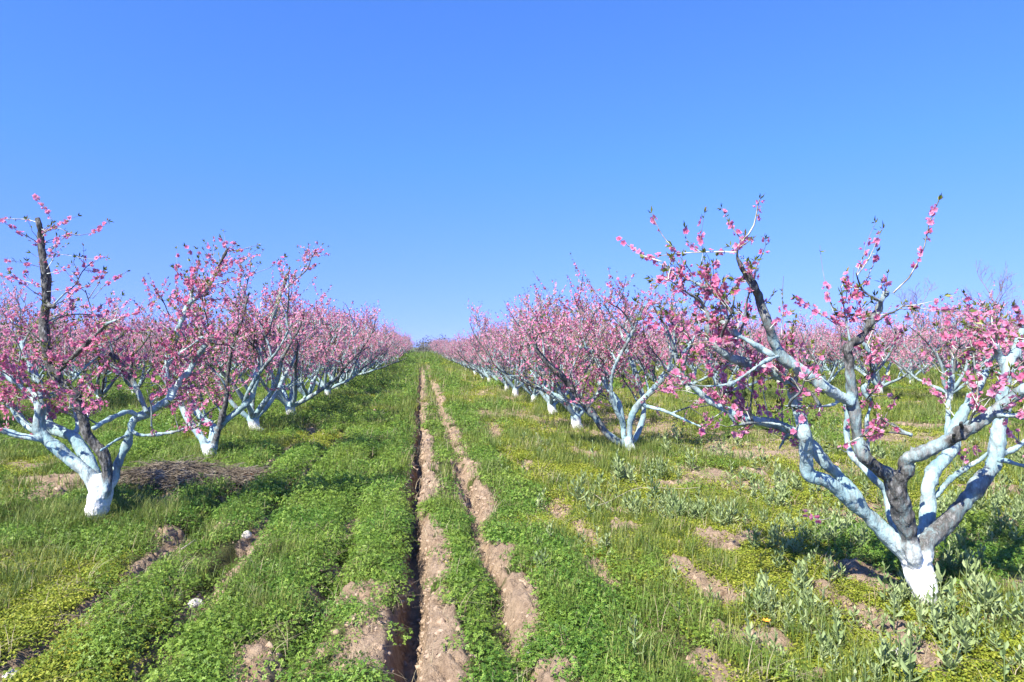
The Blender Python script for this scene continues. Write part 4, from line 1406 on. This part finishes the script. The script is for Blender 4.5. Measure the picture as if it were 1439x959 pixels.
def area(y0, y1, margin=1.6):
    return 0.75 * (y1 ** 2 - y0 ** 2) + 2 * margin * (y1 - y0)


TRUNKS = np.array([[A.base[0], A.base[1]], [Bt.base[0], Bt.base[1]], [C_.base[0], C_.base[1]], [D_.base[0], D_.base[1]]])
layers = {k: [[], [], []] for k in ("clover", "chickweed", "grass", "tall", "cress", "straw", "clod")}


def put(kind, x, y, sc, sink=0.0):
    z = height(x, y) - sink
    layers[kind][0].append(np.stack([x, y, z], -1)); layers[kind][1].append(wr.random(len(x)) * 6.28); layers[kind][2].append(sc)


bands = [(1.9, 7.0, 330, 1.0), (7.0, 13, 150, 1.35), (13, 26, 55, 2.0), (26, 55, 15, 3.4), (55, 120, 3.0, 6.5)]
for (y0, y1, den, s) in bands:
    n = int(area(y0, y1) * den)
    x, y = candidates(n, y0, y1)
    b = bare(x, y)
    if s > 1.2:                                # wide clumps keep clear of the ruts
        trk = (np.abs(x) < 1.1)
        b = np.where(trk, np.maximum(b, np.maximum(bare(x + .055 * s, y), bare(x - .055 * s, y))), b)
    yel = fbm(x * .55 + 3, y * .4, 120, 3) + 0.20 * sstep(.9, 2.2, x) + .12 * sstep(-1.6, -2.6, x) * sstep(6.5, 4.5, y) - .10 * sstep(1.0, .2, np.abs(x + .4))
    lush = fbm(x * 1.4, y * 1.0, 130, 2)
    keep = wr.random(n) > b * 1.06
    isy = yel + .12 * (wr.random(n) - .5) > 0.54
    g = keep & ~isy
    # thinner clumps where growth is poor so the soil shows through
    g2 = g & (wr.random(n) < -.05 + 1.75 * lush)
    put("clover", x[g2], y[g2], s * (.55 + .75 * wr.random(g2.sum())) * (.75 + .6 * lush[g2]))
    c = keep & isy
    put("chickweed", x[c], y[c], s * (.75 + .6 * wr.random(c.sum())))
    m = int(n * .65)
    gx_, gy_ = candidates(m, y0, y1)
    k = (wr.random(m) > np.maximum(bare(gx_ + .03 * s, gy_), bare(gx_ - .03 * s, gy_))) & (fbm(gx_ * 1.1, gy_ * .8, 140, 2) > .45)
    put("grass", gx_[k], gy_[k], s * (.6 + .8 * wr.random(k.sum())))
    m = int(n * .07)
    sx, sy = candidates(m, y0, y1)
    put("straw", sx, sy, s * (.5 + .9 * wr.random(m)))
    if s < 3:
        m = int(n * .30)
        kx, ky = candidates(m, y0, y1)
        dns = sstep(1.3, 2.4, kx) * sstep(13, 8, ky) * sstep(.40, .62, fbm(kx * 1.3, ky * 1.1, 150, 3))
        dns = np.maximum(dns, .03 * (kx > .8))
        k = wr.random(m) < dns * (1 - .8 * bare(kx, ky))
        put("cress", kx[k], ky[k], (.55 + .75 * wr.random(k.sum())) * min(s, 1.3))
        m = int(n * 1.6)
        cx_, cy_ = candidates(m, y0, y1)
        bb = bare(cx_, cy_)
        k = wr.random(m) < bb * 1.1
        sc = (.005 + .022 * wr.random(k.sum()) ** 2.2 + .024 * wr.random(k.sum()) * (wr.random(k.sum()) < .08)) * min(s, 1.5)
        put("clod", cx_[k], cy_[k], sc, 0.0)
# long grass round the feet of the nearer trees
for bx, by in np.vstack([TRUNKS[1:], np.array([[q[1][0], q[1][1]] for q in vis[:16]])]):
    n = 70
    a = wr.random(n) * 6.28; rr = .12 + .55 * wr.random(n) ** .8
    x, y = bx + rr * np.cos(a), by + rr * np.sin(a)
    put("tall", x, y, .6 + .7 * wr.random(n))
n = 260                                    # a sward of taller grass left of the left tree's foot
x = Bt.base[0] + wr.normal(size=n) * .55 + .2; y = Bt.base[1] + .1 + wr.normal(size=n) * .22
put("tall", x, y, .5 + .5 * wr.random(n))

info = {"clover": (clovers, "dark green clover and lucerne carpeting the orchard floor", "clover"), "chickweed": (chicks, "low yellow green chickweed patches on the orchard floor", "weeds"),
        "grass": (grasses, "short grass tufts among the clover", "grass"), "tall": (tallgr, "longer grass round the tree feet", "grass"),
        "cress": (cresses, "upright grey green broadleaf weeds growing right of the track", "weeds"), "straw": (straws, "dry straw wisps among the weeds", "straw"),
        "clod": (clod_me, "crumbled brown soil clods on the bare earth", "soil")}
names = {"clover": "clover_cover", "chickweed": "chickweed_cover", "grass": "short_grass", "tall": "long_grass", "cress": "broadleaf_weeds", "straw": "straw_litter", "clod": "soil_rubble"}
for k, (ms, lab, cat) in info.items():
    P = np.concatenate(layers[k][0]); ro = np.concatenate(layers[k][1]); sc = np.concatenate(layers[k][2])
    o = scatter(names[k], hidden_coll(k, ms), P, ro, sc, wr.integers(0, len(ms), len(P)))
    tag(o, lab, cat, None, "stuff")
    print(k, len(P))

# ------------------------------------------------------------------ single things on the ground
def place(px, py):
    x, y = gp(px, py)
    return x, y, gz(x, y)


# heap of pruned brush between the first two trees on the left
M_BRUSH = mat_plain("grey_brushwood", [(0.3, (0.07, 0.055, 0.04)), (0.5, (0.19, 0.155, 0.115)), (0.7, (0.37, 0.33, 0.27))], 6)
M_BRUSHCORE = mat_plain("matted_brush", [(0.3, (0.05, 0.038, 0.028)), (0.6, (0.14, 0.105, 0.075)), (0.8, (0.24, 0.19, 0.14))], 25)
M_RUST = mat_plain("russet_dead_weed", [(0.3, (0.13, 0.06, 0.03)), (0.6, (0.28, 0.14, 0.075))], 10)
bx, by, bz = place(268, 685)
heap = empty("brush_heap", (bx, by, bz), "low heap of dry grey pruned twigs beside the second left tree", "brush heap")
br = np.random.default_rng(5)
n = 22
tt = np.linspace(0, 1, 26); aa = np.linspace(0, 2 * np.pi, 40, endpoint=False)
HX, HY, HH = 1.05, 0.5, 0.23


def heap_h(x, y):
    q = np.clip(1 - (x / HX) ** 2 - (y / HY) ** 2, 0, 1)
    return HH * q ** 1.05 * (0.55 + 0.9 * fbm(x * 3 + 9, y * 3 + 4, 8, 3))


rr_, a_ = np.meshgrid(tt, aa, indexing='ij')
hx = rr_ * np.cos(a_) * HX; hy = rr_ * np.sin(a_) * HY
hz = heap_h(hx, hy) - .02
idx = np.arange(26 * 40).reshape(26, 40)
q = np.stack([idx[:-1], np.roll(idx[:-1], -1, 1), np.roll(idx[1:], -1, 1), idx[1:]], -1).reshape(-1, 4)
obj("matted_core", mesh_np("matted_core", np.stack([hx, hy, hz], -1).reshape(-1, 3), q[:, ::-1], M_BRUSHCORE, None, True), heap)


def brush(n, cx, sx, sy, l0, l1, seed, spread=.75):
    r = np.random.default_rng(seed)
    x = cx + (r.random(n) - .5) * 2 * sx; y = (r.random(n) - .5) * 2 * sy
    z = heap_h(x, y) + .01 + .03 * r.random(n)
    az = r.normal(size=n) * spread + np.where(r.random(n) < .5, 0, np.pi) + .15
    el = r.normal(size=n) * .24
    d = np.stack([np.cos(az) * np.cos(el), np.sin(az) * np.cos(el), np.sin(el)], -1)
    L = l0 + (l1 - l0) * r.random(n)
    t = np.linspace(-.5, .5, 6)
    path = np.stack([x, y, z], -1)[:, None] + L[:, None, None] * (t[None, :, None] * d[:, None] + (t ** 2 * -1)[None, :, None] * np.array([0, 0, .35]) + r.normal(size=(n, 6, 3)) * .012)
    cr = Crown(r); cr.tubes(path, np.repeat((.0017 + .0028 * r.random(n))[:, None], 6, 1))
    return cr.tw


obj("brushwood", brush(1500, 0, .80, .42, .25, .7, 6).mesh("brushwood", M_BRUSH), heap)
obj("dead_weed", brush(420, .86, .2, .22, .08, .3, 7, 1.2).mesh("dead_weed", M_RUST), heap)["label"] = "russet dead weeds at the heap's end"

# pale stones and a scrap lying in the furrows
M_STONE = mat_plain("pale_stone", [(0.3, (0.36, 0.32, 0.27)), (0.7, (0.68, 0.64, 0.58))], 14)
M_GREYSTONE = mat_plain("grey_stone", [(0.3, (0.30, 0.29, 0.28)), (0.7, (0.50, 0.49, 0.47))], 14)
sr = np.random.default_rng(9)
for (px, py, size, mt, lab) in ((346, 756, .055, M_STONE, "pale stone in the shaded furrow right of the left tree's foot"),
                                (276, 838, .055, M_STONE, "white stone between two clover strips in the lower left"),
                                (16, 940, .04, M_STONE, "small white stone at the lower left corner"),
                                (742, 908, .026, M_STONE, "white pebble on the crumbled soil right of the second rut"),
                                (745, 918, .020, M_GREYSTONE, "smaller dull pebble just below the white pebble by the rut"),
                                (1266, 926, .045, M_GREYSTONE, "flat grey stone in weeds below the right tree's foot"),
                                (197, 703, .05, M_STONE, "pale stone before the left end of the brush heap")):
    V, F = ico(sr, 3, .34)
    x, y, z = place(px, py)
    o = obj("stone", mesh_np("stone", V * size, F, mt), None, (x, y, z + size * .35 + .02))
    o.rotation_euler = (0, 0, sr.random() * 6)
    tag(o, lab, "stone", "loose stones on the orchard floor")

# one small orange flower by a bare spot
x, y, z = place(1077, 888)
g = Geo()
for k in range(7):
    a = k * .9; u = np.array([math.cos(a), math.sin(a), .5]); w = np.array([-math.sin(a), math.cos(a), 0])
    c0 = np.array([0, 0, .08])
    g.add(np.array([c0, c0 + u * .014 + w * .008, c0 + u * .028, c0 + u * .014 - w * .008]), np.array([[0, 1, 2, 3]]))
flower = obj("orange_flower", g.mesh("petals", mat_plain("orange_petal", [(0.3, (0.75, 0.25, 0.03)), (0.7, (0.85, 0.42, 0.05))], 30)), None, (x, y, z))
tag(flower, "tiny orange flower beside a bare patch, lower right of the track", "flower")
g = Geo(); tube(g, np.array([[0, 0, -.02], [.004, 0, .03], [0, 0, .082]]), np.array([.002, .002, .0016]), 5, 0, sr)
obj("stem", g.mesh("stem", mat_plain("flower_stem", [(0.3, (0.08, 0.14, 0.03)), (0.7, (0.12, 0.19, 0.04))], 30)), flower)

# fallen twigs
M_DRYTWIG = mat_plain("dry_twig", [(0.3, (0.30, 0.25, 0.18)), (0.7, (0.52, 0.46, 0.36))], 10)
for pts, rad, lab in (([(840, 722), (856, 712), (872, 705), (900, 694), (960, 694), (985, 692)], .006, "long dry twig lying across the weeds right of the track"),
                      ([(830, 700), (845, 710), (862, 728)], .004, "short dry twig crossing the long fallen twig"),
                      ([(1345, 940), (1350, 915), (1362, 890)], .004, "thin pale stalk in the weeds at lower right"),
                      ([(255, 790), (268, 782), (276, 770)], .005, "stubby twig sticking from the soil above the white stone"),
                      ([(398, 602), (420, 606), (440, 612), (455, 620)], .010, "pruned branch lying beside the third left tree")):
    P = []
    for p in pts:
        x, y, z = place(*p); P.append((x, y, z + .07))
    o0 = np.array(P[0]); path, par = resample(np.array(P) - o0, 4)
    g = Geo(); tube(g, path, rad * (1 - .5 * par), 6, .2, sr)
    tag(obj("fallen_twig", g.mesh("fallen_twig", M_DRYTWIG, True), None, tuple(o0)), lab, "twig", "fallen twigs")

# larger grey-green weeds at the right tree's foot, one by one
for (px, py, h, st, nl, ls, lab) in ((1322, 862, .20, 1, 10, .12, "broad leaved grey green weed right before the white trunk at right"),
                                     (1382, 872, .22, 4, 10, .09, "biggest clump of grey green weeds, right of the white trunk"),
                                     (1360, 800, .22, 3, 9, .08, "grey green weed clump behind and right of the white trunk"),
                                     (1432, 888, .20, 3, 9, .08, "grey green weed clump cut by the right border of the view"),
                                     (1345, 905, .15, 2, 8, .07, "small grey green weed below the biggest weed clump"),
                                     (1154, 925, .17, 1, 9, .07, "single slim grey green weed standing in the lower right"),
                                     (1278, 955, .15, 1, 8, .08, "grey green weed at the bottom border below the white trunk"),
                                     (1130, 835, .19, 3, 9, .07, "grey green weed clump left of the white trunk, amid chickweed")):
    x, y, z = place(px, py)
    V, F, T_ = cress_plant(sr, st, h, nl, ls)
    tag(obj("broadleaf_weed", mesh_np("broadleaf_weed", V, F, M_CRESS, {"tint": T_}), None, (x, y, z)), lab, "weed", "big grey green weeds by the right tree")

# ------------------------------------------------------------------ the far edge
M_BARE = mat_plain("bare_tree_bark", [(0.3, (0.15, 0.115, 0.10)), (0.7, (0.30, 0.25, 0.225))], 2)


def bare_tree(seed, H, rad):
    r = np.random.default_rng(seed)
    g = Geo(); tw = Crown(r)
    paths = []

    def grow(p, d, L, r0, lev):
        raw = wander(r, p, d, L, 6, .03, .10 + .03 * lev)
        path, par = resample(raw, 2)
        if lev < 2:
            tube(g, path, r0 * (1 - .7 * par), 6, .1, r)
        else:
            t = np.linspace(0, 1, 6)
            pp = np.stack([np.interp(t, par, path[:, i]) for i in range(3)], -1)
            tw.tubes(pp[None], (r0 * (1 - .6 * t))[None])
        if lev == 3: return
        n = [9, 7, 6][lev]
        for s in range(n):
            t = .25 + .75 * (s + r.random()) / n
            j = min(int(t * (len(path) - 1)), len(path) - 2)
            dd = unit(path[j + 1] - path[j]); sd_ = unit(np.cross(dd, r.normal(size=3)))
            grow(path[j], unit(dd * .9 + sd_ * .75 + np.array([0, 0, .25])), L * (.62 - .25 * t), max(r0 * .4, .010), lev + 1)
    grow(np.array([0, 0, -.1]), np.array([r.normal() * .05, r.normal() * .05, 1]), H * .78, rad, 0)
    return g, tw


for k, (px, top, d, H0, lab) in enumerate(((1292, 392, 55, 7.2, "bare leafless tree rising behind pink crowns, left of the tallest bare one"),
                                           (1410, 372, 48, 7.5, "tallest bare leafless tree, above the whitewashed limbs at right"),
                                           (1340, 425, 60, 6, "lowest bare leafless tree, between the two taller bare ones"))):
    p = at(px, 488, d)
    H = EYE + (488 - top) * d / FPX
    root = empty("bare_tree", (p[0], p[1], 0), lab, "tree", "bare trees beyond the orchard")
    g, tw = bare_tree(500 + k, H, .09)
    obj("trunk", g.mesh("trunk", M_BARE, True), root)
    obj("crown", tw.tw.mesh("crown", M_BARE), root)

# low white farm building seen through the branches
M_WALL = mat_plain("white_plaster", [(0.3, (0.74, 0.72, 0.69)), (0.7, (0.84, 0.83, 0.80))], 1.5)
M_ROOF = mat_plain("pale_sheet_roof", [(0.3, (0.55, 0.55, 0.55)), (0.7, (0.70, 0.70, 0.69))], 3)
M_DARK = mat_plain("dark_window", [(0.3, (0.03, 0.035, 0.04)), (0.7, (0.06, 0.065, 0.07))], 3, .3)


def box(g, x0, x1, y0, y1, z0, z1):
    V = np.array([[x, y, z] for x in (x0, x1) for y in (y0, y1) for z in (z0, z1)])
    F = np.array([[0, 1, 3, 2], [4, 6, 7, 5], [0, 4, 5, 1], [2, 3, 7, 6], [0, 2, 6, 4], [1, 5, 7, 3]])
    g.add(V, F)


p = at(1172, 488, 95)
house = empty("farm_building", (p[0], p[1], 0), "small low white farm building glimpsed through pink branches", "building")
house.rotation_euler = (0, 0, -.45)
g = Geo(); box(g, -3.4, 3.4, -2, 2, 0, 2.5); obj("wall", g.mesh("wall", M_WALL), house)
g = Geo()
V = np.array([[-3.7, -2.3, 2.502], [3.7, -2.3, 2.502], [3.7, 2.3, 2.502], [-3.7, 2.3, 2.502], [-3.7, 0, 3.1], [3.7, 0, 3.1]])
g.add(V, [np.array([[0, 1, 5, 4], [2, 3, 4, 5], [0, 3, 2, 1]]), np.array([[0, 4, 3], [1, 2, 5]])])
obj("roof", g.mesh("roof", M_ROOF), house)
for wx in (-2.2, 2.0):
    g = Geo(); box(g, wx - .5, wx + .5, -2.03, -1.97, .9, 1.9); obj("window", g.mesh("window", M_DARK), house)
g = Geo(); box(g, -.45, .45, -2.03, -1.97, .02, 2.0); obj("door", g.mesh("door", M_DARK), house)

# wooded horizon
M_WOOD = mat_plain("far_wood", [(0.3, (0.075, 0.07, 0.06)), (0.7, (0.16, 0.145, 0.12))], .3)
hr = np.random.default_rng(31)
V = []
for k in range(620):
    px = -500 + 2500 * hr.random()
    d = 138 + 50 * hr.random() ** 1.5
    c = at(px, 488, d); hgt = 2.5 + 1.5 * hr.random() + (.5 if px > 600 else 0)
    wdt = hgt * (.45 + .4 * hr.random())
    m = 260
    q = unit(hr.normal(size=(m, 3))) * (hr.random((m, 1)) ** .45)
    P = np.stack([c[0] + q[:, 0] * wdt, c[1] + q[:, 1] * wdt, np.abs(q[:, 2]) * hgt], -1)
    P[:, 2] = np.maximum(P[:, 2], .1)
    dn = unit(hr.normal(size=(m, 3)) * .6 + np.array([0, 0, .5])); a, b = basis(dn, hr)
    s = (.12 + .22 * hr.random((m, 1)))
    V.append(np.stack([P - a * s * .35, P + dn * s, P + a * s * .35, P - dn * s * .7], 1).reshape(-1, 3))
V = np.concatenate(V)
tag(obj("far_woods", mesh_np("far_woods", V, np.arange(len(V)).reshape(-1, 4), M_WOOD)), "grey brown leafless wood along the horizon", "woods", None, "stuff")

# ------------------------------------------------------------------ spring haze over the orchard
g = Geo(); box(g, -700, 700, -60, 700, -8, 12)
mh, nt, out = new_mat("thin_haze")
pv = nt.nodes.new("ShaderNodeVolumePrincipled")
pv.inputs['Color'].default_value = (0.93, 0.94, 0.97, 1)
pv.inputs['Density'].default_value = 0.0003
pv.inputs['Anisotropy'].default_value = 0.2
nt.links.new(pv.outputs[0], out.inputs['Volume'])
tag(obj("haze", g.mesh("haze", mh)), kind='stuff')
